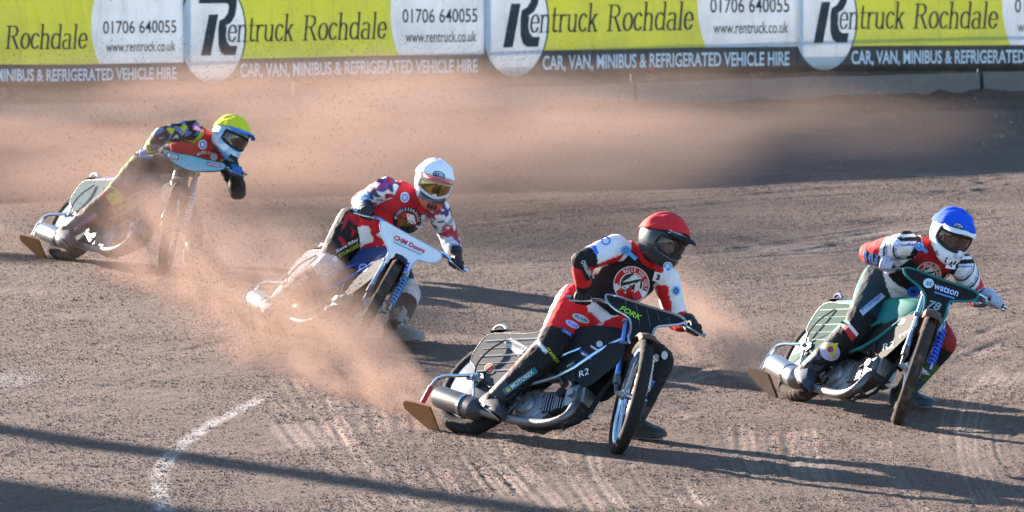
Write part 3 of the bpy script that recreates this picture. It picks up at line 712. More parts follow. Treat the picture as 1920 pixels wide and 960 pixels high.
    MB().lathe([(.001, 0), (.055, 0), (.060, .012), (.060, .028), (.045, .036), (.001, .036)], (.335, -.075, .275), -YV, 20).build('clutch_cover', alu_d, root)
    MB().tube([(.88, -.03, .74), (.70, -.102, .60), (.60, -.105, .53)], .010, 8, smooth=1).build('tank_bracket', frame_m, root)
    MB().tube([(.36, -.235, .085), (.37, -.09, .10), (.44, -.07, .13)], .011, 8).build('footrest', chrome, root)
    MB().tube([(.34, .06, .22), (.30, .16, .24)], .011, 8).build('footrest', chrome, root)
    MB().tube([(.90, -.06, .11), (.97, -.12, .06), (1.02, -.14, .035)], .011, 6).build('foot_peg', gripm, root)
    # --- dirt deflector behind the rear wheel
    df = MB().tube([(.03, -.115, .36), (-.09, -.135, .325), (-.20, -.155, .305), (-.255, -.16, .27), (-.27, -.16, .20)], .0115, 8, smooth=1).build('deflector_bar', c.get('bar', chrome), root)
    MB().tube([(-.269, -.16, .215), (-.272, -.155, .10)], .016, 8).build('bar_sleeve', c.get('sleeve', chrome), df)
    MB().prism([(-.12, .045), (-.10, .065), (.0, .055), (.08, .04), (.12, -.11), (.07, -.12), (-.03, -.05), (-.115, .015)], (-.31, -.10, .06), Vector((.97, .18, .10)).normalized(), Vector((-.12, -.70, .70)).normalized(), .018).build('dirt_deflector', c.get('flap', rust), root)
    # --- front fork
    fk = MB(ST)
    for sd in (-1, 1):
        y_ = .078 * sd
        fk.tube([HP + AX * .10 + YV * y_, HP - AX * .10 + YV * y_, HP - AX * .34 + YV * (y_ + .004 * sd)], .0185, 12)
    fork = fk.build('front_fork', fork_m, root)
    for sd in (-1, 1):
        y_ = .082 * sd
        MB(ST).tube([HP - AX * .33 + YV * y_, HP - AX * .40 + FV * .01 + YV * y_], .023, 10).tube([HP - AX * .40 + FV * .01 + YV * y_, HP - AX * .475 + FV * .035 + YV * y_, FA + YV * y_], .011, 8).build('fork_link', alu_d, fork)
        if sd > 0 or c.get('both_springs'):
            P = []
            for i in range(90):
                t = i / 89; ang = t * 2 * math.pi * 9
                p = HP - AX * (.16 + .26 * t) + FV * (.045 - .0 * t) + YV * (.095 * sd)
                P.append(p + (FV * math.cos(ang) + YV * math.sin(ang)) * .020)
            MB(ST).tube(P, .0065, 5).build('spring', c['spring'], fork)
            MB(ST).tube([HP - AX * .12 + FV * .045 + YV * (.095 * sd), HP - AX * .46 + FV * .045 + YV * (.095 * sd)], .010, 8).build('damper_rod', chrome, fork)
    for sv in (.085, -.085): MB(ST).prism(sstep([(-.10, -.03), (.10, -.03), (.105, .02), (.03, .05), (-.03, .05), (-.105, .02)], 1), HP + AX * sv, YV, -FV, .022).build('fork_yoke', alu, fork)
    mg = MB(ST); P = []; k = 12
    for i in range(k + 1):
        t = R_(140 - 85 * i / k); rr_ = .385
        for (y_, dz) in ((-.06, -.025), (-.045, 0), (0, .008), (.045, 0), (.06, -.025), (.045, -.006), (0, .002), (-.045, -.006)):
            P.append((FA.x + math.cos(t) * (rr_ + dz), y_, FA.z + math.sin(t) * (rr_ + dz)))
    mg.ring_faces(mg.pts(P), k + 1, 8); mg.build('front_mudguard', c.get('fguard', rust), root)
    # --- handlebars, levers, number panel
    bar = []
    for sd in (-1, 1):
        bar.append([HP + AX * .10, HP + AX * .12 + YV * (.06 * sd), HP + AX * .17 + YV * (.16 * sd) + FV * .01, HP + AX * .235 + YV * (.24 * sd) - FV * .045, Vector((.885, .295 * sd, .985)), Vector((.80, .44 * sd, .985))])
    hb = MB(ST).tube(bar[0], .0115, 10, smooth=2).tube(bar[1], .0115, 10, smooth=2).build('handlebar', c.get('bars', chrome), root)
    for sd in (-1, 1):
        MB(ST).tube([(.877, .30 * sd, .985), (.817, .41 * sd, .985)], .0165, 12).build('grip', gripm, hb)
        MB(ST).tube([(.89, .275 * sd, .985), (.93, .30 * sd, .972), (.915, .36 * sd, .955), (.87, .43 * sd, .95)], [.009, .007, .006, .005], 6, smooth=1).build('lever', c.get('levers', chrome), hb)
    MB(ST).tube([(.90, .265, .975), (.95, .14, .95), (1.0, .05, .86), (1.0, .05, .68)], .005, 5, smooth=2).tube([(.90, -.265, .975), (.94, -.12, .97), (1.0, -.04, .90), (1.0, -.05, .70)], .005, 5, smooth=2).build('control_cable', gripm, hb)
    po = HP + FV * .045
    poly = c['poly']; pl = MB(ST).prism(poly, po, YV, AX, .005).build('bar_panel', c['plate'], root)
    rimP = [po + YV * a_ + AX * b_ for a_, b_ in poly]
    MB(ST).tube(rimP, .0085 if not c.get('thin_edge') else .005, 8, closed=True).build('panel_edge', edge_m, pl)
    tag(root, c['label'], 'motorcycle', 'racing speedway motorcycles')
    BIKES[key] = dict(root=root, M=M, st=stp, S=S)
    return root
# outline of the panel between the bars, (across, up the steering head)
P_RED = sstep([(-.245, .23), (.0, .21), (.265, .205), (.262, .15), (.15, .10), (.09, .075), (.078, -.02), (.07, -.10), (-.065, -.11), (-.05, .035), (-.075, .095), (-.16, .115), (-.225, .16)], 2)
P_BLUE = sstep([(-.26, .205), (.0, .19), (.245, .195), (.235, .12), (.12, .075), (.075, .06), (.085, -.04), (.08, -.10), (-.055, -.12), (-.06, .01), (-.095, .08), (-.235, .135)], 2)
P_WHITE = sstep([(-.27, .17), (-.10, .165), (.10, .165), (.24, .165), (.245, .09), (.18, .035), (.11, .025), (.09, -.03), (.095, -.14), (-.08, -.14), (-.085, -.03), (-.17, .03)], 2)
P_YEL = sstep([(-.235, .235), (-.10, .205), (.0, .215), (.14, .195), (.29, .20), (.285, .12), (.11, .075), (.02, .065), (-.06, .085), (-.18, .155)], 2)
blue_tube = mat('blue_anodised', (.18, .36, .75), .22, .9, dirt=.1); pale_blue_tube = mat('pale_blue_chrome', (.45, .58, .80), .2, .9, dirt=.1)
teal = mat('teal_paint', (.008, .16, .145), 0.7, dirt=.08, spec=.2); skyp = mat('sky_panel', (.16, .38, .46), .4, dirt=.25)
white_pl = mat('white_plastic', (.74, .75, .77), 0.6, dirt=.16, spec=.2); navy = mat('blue_paint', (.015, .06, .32), 0.7, dirt=.12, spec=.2)
grey_disc = mat('smoked_disc', (.05, .065, .09), .35, .3, dirt=.1); white_disc = mat('white_disc', (.26, .29, .30), 0.75, dirt=.35); blue_disc = mat('pale_disc', (.14, .20, .24), 0.8, dirt=.3, spec=.15)
silver_m = mat('silver_silencer', (.26, .27, .28), .38, .9, dirt=.12); black_m = mat('black_silencer', (.045, .05, .058), .42, .3, dirt=.18)
red_pl = mat('red_sleeve', (.55, .03, .05), .45, dirt=.3); orange_f = mat('orange_flap', (.34, .13, .04), .6, dirt=.3); stripe_s = mat('silver_stripe', (.55, .57, .6), 0.6, dirt=.1)
green_b = mat('green_badge', (.25, .5, .04), .5); smoke_cov = mat('smoked_cover', (.04, .043, .045), 0.75, dirt=.05, spec=.22)
seagreen = mat('pale_green_cover', (.06, .115, .10), 0.85, dirt=.15, spec=.08); clear_cov = mat('white_cover', (.15, .18, .22), 0.85, dirt=.25, spec=.1); yspring = mat('white_spring', (.7, .7, .7), .5, dirt=.3)
blue_spring = mat('blue_spring', (.02, .10, .75), .35, dirt=.1)
mat('pale_panel', (.045, .055, .065), 0.9, dirt=.25, spec=.1)
make_bike('red', (-.298, 37.5925, -.8367, .6713, -.6874), dict(frame=pale_blue_tube, panel=plastic, edge=chrome, fork=blue_tube, disc=grey_disc, tank=plastic, muffler=black_m, tyre=rubber, ftyre=rubber, spring=yspring, sleeve=red_pl, flap=orange_f, plate=plastic, poly=P_RED, cover=smoke_cov, cover_stripe=stripe_s, badge=plastic, rim=mat('blue_rim', (.35, .5, .7), .3, .8),
  label='speedway motorcycle with black bar panel, black silencer and red deflector sleeve, ridden by red-helmeted person'))
make_bike('blue', (1.7977, 39.2476, -1.1433, .6035, -.5359), dict(frame=teal, panel=plastic, edge=teal, fork=pale_blue_tube, disc=white_disc, disc_band=seagreen, tank=teal, muffler=silver_m, tyre=rubber_d, ftyre=rubber_d, spring=blue_spring, plate=plastic, poly=P_BLUE, cover=mat('green_cover', (.035, .075, .066), 0.88, dirt=.1, spec=.08), cover_stripe=mat('pale_stripe', (.34, .40, .38), 0.85), flap=rust, seat=teal, rail=navy,
  label='speedway motorcycle with teal frame and tank, silver silencer and blue fork spring'))
make_bike('white', (-1.6874, 43.0578, -1.1227, .7647, -.4685), dict(frame=navy, panel=plastic, edge=mat('pale_edge', (.4, .5, .62), .4), fork=pale_blue_tube, disc=white_disc, tank=mat('dark_blue_tank', (.012, .03, .11), 0.8, dirt=.1, spec=.15), muffler=silver_m, tyre=rubber_d, ftyre=rubber_d, spring=mat('sky_spring', (.06, .32, .72), .4, dirt=.2), plate=white_pl, poly=P_WHITE, cover=clear_cov, fguard=plastic, bars=blue_tube, rail=blue_tube, thin_edge=1,
  label='speedway motorcycle with white bar panel and blue frame, lower half lost in dust'))
make_bike('yellow', (-3.4942, 48.0637, -.9239, .6249, -.7858), dict(frame=alu_d, panel=mat('pale_panel', (.045, .055, .065), 0.9, dirt=.25, spec=.1), edge=gripm, fork=alu_d, disc=blue_disc, tank=MATS['pale_panel'], muffler=silver_m, tyre=rubber_d, ftyre=rubber_d, spring=yspring, plate=skyp, poly=P_YEL, cover=mat('sky_cover', (.075, .14, .16), 0.88, dirt=.2, spec=.1), flap=orange_f, seat=navy, thin_edge=1,
  label='speedway motorcycle with pale blue bar panel and orange deflector flap, ridden by yellow-helmeted person'))
# ================================================================== RIDERS
def vn3(P, s, seed):
    x, y, z = P[:, 0], P[:, 1], P[:, 2]
    return (vnoise(x + z * .7 + 50, y - z * .4 + 50, s, seed) + vnoise(y + x * .3 + 50, z - x * .5 + 50, s, seed + 1)) / 2
clouds = bpy.data.textures.new('folds', 'CLOUDS'); clouds.noise_scale = .055; clouds.noise_depth = 3
def remesh(mb, voxel, smooth, disp=0.0):
    me = bpy.data.meshes.new('t'); me.from_pydata([tuple(p) for p in mb.v], [], mb.f)
    bm = bmesh.new(); bm.from_mesh(me); bmesh.ops.recalc_face_normals(bm, faces=bm.faces); bm.to_mesh(me); bm.free()
    o = bpy.data.objects.new('t', me); COL.objects.link(o)
    r = o.modifiers.new('r', 'REMESH'); r.mode = 'VOXEL'; r.voxel_size = voxel
    s = o.modifiers.new('s', 'SMOOTH'); s.factor = .5; s.iterations = smooth
    if disp:
        d = o.modifiers.new('d', 'DISPLACE'); d.texture = clouds; d.strength = disp; d.mid_level = .5; d.texture_coords = 'LOCAL'
    bpy.context.view_layer.update()
    out = bpy.data.meshes.new_from_object(o.evaluated_get(bpy.context.evaluated_depsgraph_get()))
    bpy.data.objects.remove(o); bpy.data.meshes.remove(me)
    out.shade_smooth(); return out
def lerp(a, b_, t): return a + (b_ - a) * t
suit_m = mat('riding_suit', (0, 0, 0), .72, dirt=.14, bump=.004, bscale=45, attr='Col', dscale=7, spec=.12)
vest_m = mat('race_vest', (0, 0, 0), .75, dirt=.07, bump=.004, bscale=30, attr='Col', dscale=6, spec=.12)
skin_m = mat('skin', (.50, .30, .22), .5, dirt=0.0)
lens_clear = mat('clear_lens', (.05, .045, .045), .06, dirt=.03, alpha=.42, coat=1.0)
lens_smoke = mat('smoked_lens', (.10, .05, .045), .08, dirt=.03, alpha=.72, coat=1.0)
lens_gold = mat('gold_lens', (.30, .24, .10), .12, .9, dirt=.08); lens_brown = mat('brown_lens', (.06, .035, .028), .12, dirt=.1, coat=.8)
RIDERS = {}
def make_rider(key, J, sp):
    B = BIKES[key]; Mw = B['M']; st = B['st']; S3 = B['S']; R3 = Mw.to_3x3()
    j = {k: Vector(v) for k, v in J.items()}
    hand = {sd: Mw @ st(Vector((.852, .350 * sd, .985))) for sd in (-1, 1)}
    gax = {sd: (R3 @ (S3 @ Vector((-.06, .11 * sd, 0)))).normalized() for sd in (-1, 1)}
    gfw = (R3 @ (S3 @ Vector((1, 0, 0)))).normalized(); gup = (R3 @ (S3 @ Vector((0, 0, 1)))).normalized()
    base = Vector((j['P'].x, j['P'].y, 0)); root = empty('person', Matrix.Translation(base))
    W = lambda p: Vector(p) - base
    wr = {}
    for sd, e in ((-1, 'ER'), (1, 'EL')):
        dv = (j[e] - hand[sd]).normalized(); wr[sd] = hand[sd] + dv * .062 + gup * .018
    # ---- torso axes
    latS = (j['SL'] - j['SR']).normalized(); latH = (j['HL'] - j['HR']).normalized()
    sp_ = (j['N'] - j['P']); spd = sp_.normalized()
    frN = latS.cross(spd); frN = frN if frN.y < 0 else -frN
    mb = MB(); bones = []
    st_ = [(-.26, .085, .085), (-.15, .145, .115), (0, .168, .130), (.20, .158, .122), (.40, .160, .122), (.60, .176, .130), (.78, .186, .132), (.92, .165, .108), (1.0, .115, .085), (1.08, .066, .066)]
    P = []; n = 20
    for t, w, dp in st_:
        lat = lerp(latH, latS, min(1, max(0, t))).normalized(); lat = (lat - spd * lat.dot(spd)).normalized(); fr = lat.cross(spd); fr = fr if fr.dot(frN) > 0 else -fr
        c = j['P'] + sp_ * t - fr * (.045 * math.sin(math.pi * min(1, max(0, t))))
        for k in range(n):
            a = 2 * math.pi * k / n; ca, sa = math.cos(a), math.sin(a)
            ca2 = math.copysign(abs(ca) ** .85, ca); sa2 = math.copysign(abs(sa) ** .85, sa)
            P.append(c + lat * (ca2 * w) + fr * (sa2 * dp))
    mb.ring_faces(mb.pts(P), len(st_), n)
    def cap(a, b_, prof, name, n=14):
        d = (b_ - a); L_ = d.length; dn = d.normalized()
        pts, rr = [], []
        for q in (1.0, .8, .45): pts.append(a - dn * prof[0][1] * q * .9); rr.append(prof[0][1] * math.sqrt(max(0, 1 - q * q)) + .004)
        for t, r in prof: pts.append(a + d * t); rr.append(r)
        for q in (.45, .8, 1.0): pts.append(b_ + dn * prof[-1][1] * q * .9); rr.append(prof[-1][1] * math.sqrt(max(0, 1 - q * q)) + .004)
        mb.tube(pts, rr, n); bones.append((name, a, b_, np.array([p[1] for p in prof]), np.array([p[0] for p in prof])))
    bones.append(('torso', j['P'] - spd * .08, j['N'], np.array([.14, .15, .155, .13]), np.array([0, .3, .75, 1])))
    cap(j['N'] + (j['SR'] - j['N']) * .3 - spd * .02, j['SR'] - spd * .012, [(0, .072), (1, .075)], 'shr'); cap(j['N'] + (j['SL'] - j['N']) * .3 - spd * .02, j['SL'] - spd * .012, [(0, .072), (1, .075)], 'shl')
    for sd, s, e in ((-1, 'SR', 'ER'), (1, 'SL', 'EL')):
        q = 'r' if sd < 0 else 'l'
        cap(j[s] - spd * .012, j[e], [(0, .082), (.25, .080), (.6, .074), (1, .068)], 'ua' + q)
        cap(j[e], wr[sd], [(0, .069), (.3, .067), (.7, .055), (1, .045)], 'fa' + q)
    for q, h, k_, a_ in (('r', 'HR', 'KR', 'AR'), ('l', 'HL', 'KL', 'AL')):
        cap(j[h], j[k_], [(0, .132), (.3, .125), (.7, .108), (1, .098)], 'th' + q)
        cap(j[k_], j[a_], [(0, .098), (.15, .096), (.38, .088), (.75, .070), (1, .062)], 'sh_' + q)
    # helmet axes
    al, be, ga = [R_(x) for x in sp['gaze']]
    F_ = Vector((math.sin(al) * math.cos(be), -math.cos(al) * math.cos(be), math.sin(be)))
    U0 = (Vector((0, 0, 1)) - F_ * F_.z).normalized(); X0 = U0.cross(F_)          # rider's left
    U_h = (U0 * math.cos(ga) + X0 * math.sin(ga)).normalized(); Lh = U_h.cross(F_).normalized()
    C = j['C']; hax = (F_, Lh, U_h)
    cap(j['N'] - spd * .03, C - U_h * .05, [(0, .066), (1, .062)], 'neck')
    mb.ellipsoid(C - F_ * .005, (.098, .076, .118), 16, 12, hax); mb.ellipsoid(C + F_ * .098 - U_h * .022, (.022, .013, .028), 10, 8, hax)
    mb.ellipsoid(C + F_ * .075 - U_h * .075, (.03, .035, .025), 10, 8, hax)
    bones.append(('head', C - U_h * .06, C + U_h * .06, np.array([.09, .09]), np.array([0, 1])))
    me = remesh(mb, .0095, 5, .014)
    nv = len(me.vertices); Vw = np.empty(nv * 3, np.float32); me.vertices.foreach_get('co', Vw); Vw = Vw.reshape(-1, 3)
    def classify(Vw):
        best = np.full(len(Vw), 1e9); bi = np.zeros(len(Vw), int); bt = np.zeros(len(Vw)); off = np.zeros((len(Vw), 3))
        for i, (nm, a, b_, rs, ts) in enumerate(bones):
            a = np.array(a); d = np.array(b_) - a; t = np.clip(((Vw - a) @ d) / (d @ d), 0, 1); q = Vw - (a + t[:, None] * d)
            ds = np.linalg.norm(q, axis=1) / np.interp(t, ts, rs)
            m_ = ds < best; best[m_] = ds[m_]; bi[m_] = i; bt[m_] = t[m_]; off[m_] = q[m_]
        return bi, bt, off
    bi, bt, off = classify(Vw)
    nm = np.array([b_[0] for b_ in bones])[bi]
    info = dict(nm=nm, t=bt, off=off, P=Vw, lat=off @ np.array(latS), fr=off @ np.array(frN), tl=(Vw - np.array(j['P'])) @ np.array((latS - spd * latS.dot(spd)).normalized()), ts=((Vw - np.array(j['P'])) @ np.array(spd)) / sp_.length, out=off @ np.array(sp.get('outer', (-.9, .3, .3))))
    def setcol(me, c):
        a = me.color_attributes.new('Col', 'FLOAT_COLOR', 'POINT'); a.data.foreach_set('color', np.concatenate([c, np.ones((len(c), 1))], 1).astype(np.float32).ravel())
    colr = np.zeros((nv, 3)); colr[:] = sp['base']
    sp['paint'](colr, info)
    hd = (nm == 'head') | (nm == 'neck'); colr[hd] = sp.get('neckc', (.03, .03, .03))
    front = ((Vw - np.array(C)) @ np.array(F_) > .03) & hd; colr[front] = (.50, .30, .22)
    setcol(me, colr)
    polys = [tuple(p.vertices) for p in me.polygons]
    tris = [(Vw.copy(), polys)]
    me.transform(Matrix.Translation(-base)); body = link_mesh('body', me, root, suit_m)
    # ---- race vest: a shell over chest and back
    keepv = ((nm == 'torso') | (((nm == 'shr') | (nm == 'shl')) & (bt < sp.get('vshoulder', .55)))) & (info['ts'] > sp.get('vlow', .24)) & (np.abs(info['tl']) < .178)
    fs = [p for p in polys if all(keepv[q] for q in p)]
    used = sorted({q for p in fs for q in p}); mp = {q: i for i, q in enumerate(used)}
    nrm = np.empty(nv * 3, np.float32); me.vertices.foreach_get('normal', nrm); nrm = nrm.reshape(-1, 3)
    vv = Vw[used] + nrm[used] * .009
    f2 = [tuple(mp[q] for q in p) for p in fs]
    # smooth the hem
    from collections import Counter, defaultdict
    ec = Counter(tuple(sorted((p[k], p[(k + 1) % len(p)]))) for p in f2 for k in range(len(p)))
    bn = defaultdict(list)
    for (a, b_), c in ec.items():
        if c == 1: bn[a].append(b_); bn[b_].append(a)
    for _ in range(12):
        nw = vv.copy()
        for a, ns in bn.items():
            if len(ns) == 2: nw[a] = vv[a] * .5 + (vv[ns[0]] + vv[ns[1]]) * .25
        vv = nw
    vme = bpy.data.meshes.new('race_vest'); vme.from_pydata((vv - np.array(base)).tolist(), [], f2); vme.shade_smooth()
    vi = dict(tl=info['tl'][used], ts=info['ts'][used], fr=info['fr'][used], P=vv)
    vc = np.zeros((len(used), 3)); vc[:] = sp['vest']; sp['vpaint'](vc, vi); setcol(vme, vc)
    vo = link_mesh('race_vest', vme, root, vest_m); so = vo.modifiers.new('s', 'SOLIDIFY'); so.thickness = .006; so.offset = -1
    tris.append((vv, f2))
    # ---- gloves: palm, four fingers and a thumb closed on the grip
    for sd in (-1, 1):
        u = gax[sd]; h = hand[sd]; w = wr[sd]; f = gfw; up = gup
        f = (f - u * f.dot(u)).normalized(); up = (up - u * up.dot(u)).normalized()
        g = MB(W)
        bk = (w - h); bk = (bk - u * bk.dot(u) * .5)
        g.tube([w + (w - h).normalized() * .035, w, lerp(w, h, .45) + up * .012, h - f * .012 + up * .026], [.042, .038, .044, .030], 12, ref=u, flat=1.0)
        g.ellipsoid(h - f * .018 + up * .012, (.030, .046, .024), 14, 10, (f, u, up))
        for k in range(4):
            o = u * (.033 - .022 * k); ln = (.94, 1.0, .98, .86)[3 - k] if sd > 0 else (.94, 1.0, .98, .86)[3 - k]
            P = [h + o - f * .022 + up * .026, h + o + f * .006 * ln + up * .037, h + o + f * .031 * ln + up * .022, h + o + f * .034 * ln - up * .008, h + o + f * .012 - up * .031 * ln, h + o - f * .008 - up * .027]
            g.tube(P, [.0125, .0125, .012, .0115, .0105, .008], 8, smooth=1)
        g.tube([h - u * .040 - f * .03 + up * .010, h - u * .046 + f * .002 - up * .020, h - u * .040 + f * .022 - up * .024, h - u * .028 + f * .036 - up * .016], [.015, .0135, .012, .009], 8, smooth=1)
        gl = g.build('glove', sp['glove'], root)
        MB(W).tube([w + (w - h).normalized() * .055, w + (w - h).normalized() * .012], [.050, .046], 14).build('cuff', sp.get('cuff', sp['glove']), gl)
    # ---- boots
    bm_ = sp['boot']
    for q, a_, k_, fd in (('r', 'AR', 'KR', sp['footR']), ('l', 'AL', 'KL', sp['footL'])):
        A = j[a_]; shin = (j[k_] - A).normalized()
        if q == 'r': fd = (R3 @ Vector(fd)).normalized()
        else: fd = Vector(fd).normalized()
        upf = (shin - fd * shin.dot(fd)).normalized() if q == 'r' else Vector((0, 0, 1)); sdv = fd.cross(upf)
        b_ = MB(W)
        b_.tube([A + shin * .17, A + shin * .09, A + shin * .02, A - upf * .02], [.074, .070, .064, .054], 14)
        z0 = -.075 if q == 'r' else -(A.z - .012)
        P = []
        for x_, hw, top in ((-.085, .028, .02), (-.07, .042, .04), (-.02, .048, .055), (.05, .050, .035), (.12, .054, .005), (.175, .052, -.012), (.21, .040, -.026), (.225, .022, -.04)):
            zt = top; zb = z0 + (.004 if x_ < .15 else .012)
            c = A + fd * x_
            for (yy, zz) in ((-1, 0), (-1.0, .45), (-.7, .9), (0, 1.0), (.7, .9), (1.0, .45), (1, 0), (0, 0)):
                P.append(c + sdv * (yy * hw) + upf * (zb + (zt - zb) * zz))
        b_.ring_faces(b_.pts(P), 8, 8)
        bo = b_.build('boot', bm_, root)
        s_ = MB(W); poly = sstep([(-.075, -.03), (-.04, -.042), (.09, -.048), (.17, -.045), (.212, 0), (.17, .045), (.09, .048), (-.04, .042), (-.075, .03)], 1)
        s_.prism(poly, A + upf * (z0 - .001), fd, sdv, .010).build('steel_shoe' if q == 'l' else 'sole', alu_d if q == 'l' else gripm, bo)
        for k in range(3): MB(W).tube([A + fd * (.015 + .03 * k) + sdv * .042 + upf * (.03 - .02 * k), A + fd * (.035 + .03 * k) + upf * (.056 - .026 * k), A + fd * (.015 + .03 * k) - sdv * .042 + upf * (.03 - .02 * k)], .006, 5, smooth=1).build('buckle_strap', sp.get('strap', stripe_s), bo)
    # ---- helmet
    hs = sp.get('hscale', 1.0)
    H = lambda x, y, z: C - base + (F_ * x + Lh * y + U_h * z) * hs
    mx = sp['mx']
    def hsurf(th, ph, add=0.0):
        ct, stt, cp, sph = math.cos(th), math.sin(th), math.cos(ph), math.sin(ph)
        r = 1 / math.sqrt((ct * cp / .158) ** 2 + (stt * cp / .132) ** 2 + (sph / (.152 if ph > 0 else .168)) ** 2)
        r += (.070 if mx else .030) * max(0, ct) ** 3 * math.exp(-((ph + R_(40)) / R_(17)) ** 2)
        r += .012 * max(0, -ct) ** 2 * math.exp(-((ph + R_(5)) / R_(30)) ** 2)
        r += add
        return Vector((r * ct * cp, r * stt * cp, r * sph))
    nth, nph = 72, 46; ph0, ph1 = R_(-56), R_(88)
    V, Fs = [], []
    for a in range(nph):
        ph = ph0 + (ph1 - ph0) * a / (nph - 1)
        for b2 in range(nth):
            V.append(H(*hsurf(2 * math.pi * b2 / nth, ph)))
    port = lambda th, ph: abs(th) < R_(62) - max(0, abs(ph - R_(2)) - R_(10)) * 1.0 and (R_(-19) + .12 * abs(th) * 0 - (R_(3) * math.cos(th))) < ph < R_(21) - .05 * abs(th)
    for a in range(nph - 1):
        ph = ph0 + (ph1 - ph0) * (a + .5) / (nph - 1)
        for b2 in range(nth):
            th = 2 * math.pi * (b2 + .5) / nth; th = th - 2 * math.pi if th > math.pi else th
            if port(th, ph): continue
            Fs.append((a * nth + b2, a * nth + (b2 + 1) % nth, (a + 1) * nth + (b2 + 1) % nth, (a + 1) * nth + b2))
    Fs.append(tuple((nph - 1) * nth + k for k in range(nth)))
    hme = bpy.data.meshes.new('helmet'); hme.from_pydata([tuple(v) for v in V], [], Fs); hme.shade_smooth()
    loc = np.array([hsurf(2 * math.pi * b2 / nth, ph0 + (ph1 - ph0) * a / (nph - 1)) for a in range(nph) for b2 in range(nth)])
    hc = np.zeros((len(V), 3)); hc[:] = sp['helmet']; sp['hpaint'](hc, loc); setcol(hme, hc)
    ho = link_mesh('helmet', hme, root, mat('helmet_shell', (0, 0, 0), .30, dirt=.05, attr='Col', coat=.3)); so = ho.modifiers.new('s', 'SOLIDIFY'); so.thickness = .018; so.offset = -1
    tris.append((np.array([v + base for v in V]), Fs))
    # goggle lens and frame
    V, Fs = [], []; na, nb = 9, 25
    for a in range(na):
        for b2 in range(nb):
            th = R_(-58 + 116 * b2 / (nb - 1)); ph = R_(-20 + 40 * a / (na - 1)) * (1 - .25 * abs(th))
            V.append(H(*(hsurf(th, ph) * .965)))
    Fs = [(a * nb + b2, a * nb + b2 + 1, (a + 1) * nb + b2 + 1, (a + 1) * nb + b2) for a in range(na - 1) for b2 in range(nb - 1)]
    lme = bpy.data.meshes.new('lens'); lme.from_pydata([tuple(v) for v in V], [], Fs); lme.shade_smooth(); link_mesh('goggle_lens', lme, ho, sp['lens'])
    fp = [V[b2] for b2 in range(nb)] + [V[a * nb + nb - 1] for a in range(1, na)] + [V[(na - 1) * nb + b2] for b2 in range(nb - 2, -1, -1)] + [V[a * nb] for a in range(na - 2, 0, -1)]
    MB().tube(fp, .0085 * (1.2 if mx else .8), 6, closed=True).build('goggle_frame', sp['goggle'], ho)
    if mx:
        MB().ellipsoid(H(.150, 0, -.052), (.018, .020, .022), 10, 8, hax).build('nose_guard', sp['goggle'], ho)
        for yy in (-.026, 0, .026): MB().box(H(.186, yy, -.118), (.02, .014, .03), hax).build('chin_vent', gripm, ho)
    for sd in (-1, 1): MB().ellipsoid(C - base + F_ * .086 + Lh * (.032 * sd) + U_h * .012, (.013, .014, .011), 10, 8, hax).build('eye', mat('eye', (.12, .09, .08), .2, dirt=0), body)
    # peak
    V, Fs = [], []; na, nb = 7, 23
    for a in range(na):
        f_ = a / (na - 1)
        for b2 in range(nb):
            th = R_(-62 + 124 * b2 / (nb - 1)); c0 = hsurf(th, R_(30 - 6 * abs(th)), .006)
            ex = Vector((1, 0, .16 if mx else -.02)) * ((.105 if mx else .085) * f_ * (max(0, math.cos(th * 1.25)) ** .55))
            q = c0 + ex; q.z += (.016 * math.sin(math.pi * f_)) + (.010 * math.cos(th * 3) * f_ if mx else 0)
            q.y *= 1 - .10 * f_
            V.append(H(*q))
    Fs = [(a * nb + b2, a * nb + b2 + 1, (a + 1) * nb + b2 + 1, (a + 1) * nb + b2) for a in range(na - 1) for b2 in range(nb - 1)]
    pme = bpy.data.meshes.new('peak'); pme.from_pydata([tuple(v) for v in V], [], Fs); pme.shade_smooth(); pk = link_mesh('peak', pme, ho, sp['peak']); so = pk.modifiers.new('s', 'SOLIDIFY'); so.thickness = .005
    tris.append((np.array([v + base for v in V]), Fs))
    # coloured cloth cover
    V, Fs = [], []; nth, nph = 64, 16
    for a in range(nph):
        for b2 in range(nth):
            th = 2 * math.pi * b2 / nth; lim = R_(14) + R_(22) * math.cos(th) if mx else R_(14) + R_(24) * math.cos(th)
            ph = lim + (R_(89) - lim) * a / (nph - 1)
            wr_ = .006 * mnoise.noise((math.cos(th) * 3 + 9, math.sin(th) * 3, ph * 2.5 + hs * 31)) + .003 * math.sin(th * 6 + ph * 3) * math.cos(ph)
            V.append(H(*hsurf(th, ph, .011 + wr_)))
    for a in range(nph - 1):
        for b2 in range(nth): Fs.append((a * nth + b2, a * nth + (b2 + 1) % nth, (a + 1) * nth + (b2 + 1) % nth, (a + 1) * nth + b2))
    Fs.append(tuple((nph - 1) * nth + k for k in range(nth)))
    cme = bpy.data.meshes.new('cover'); cme.from_pydata([tuple(v) for v in V], [], Fs); cme.shade_smooth(); cv_ = link_mesh('helmet_cover', cme, ho, sp['cover']); so = cv_.modifiers.new('s', 'SOLIDIFY'); so.thickness = .004; so.offset = -1
    tris.append((np.array([v + base for v in V]), Fs))
    tag(root, sp['label'], 'person', 'speedway riders')
    VV = np.concatenate([t[0] for t in tris]); FF = []; k = 0
    for v, f in tris: FF += [tuple(q + k for q in p) for p in f]; k += len(v)
    RIDERS[key] = dict(root=root, base=base, bvh=BVHTree.FromPolygons(VV.tolist(), FF), vest=vo, body=body, helmet=ho, peak=pk)
WH, RD, BK, BL = (.76, .77, .80), (.62, .020, .024), (.014, .014, .017), (.03, .12, .55)
def pset(c, m_, v): c[m_] = v
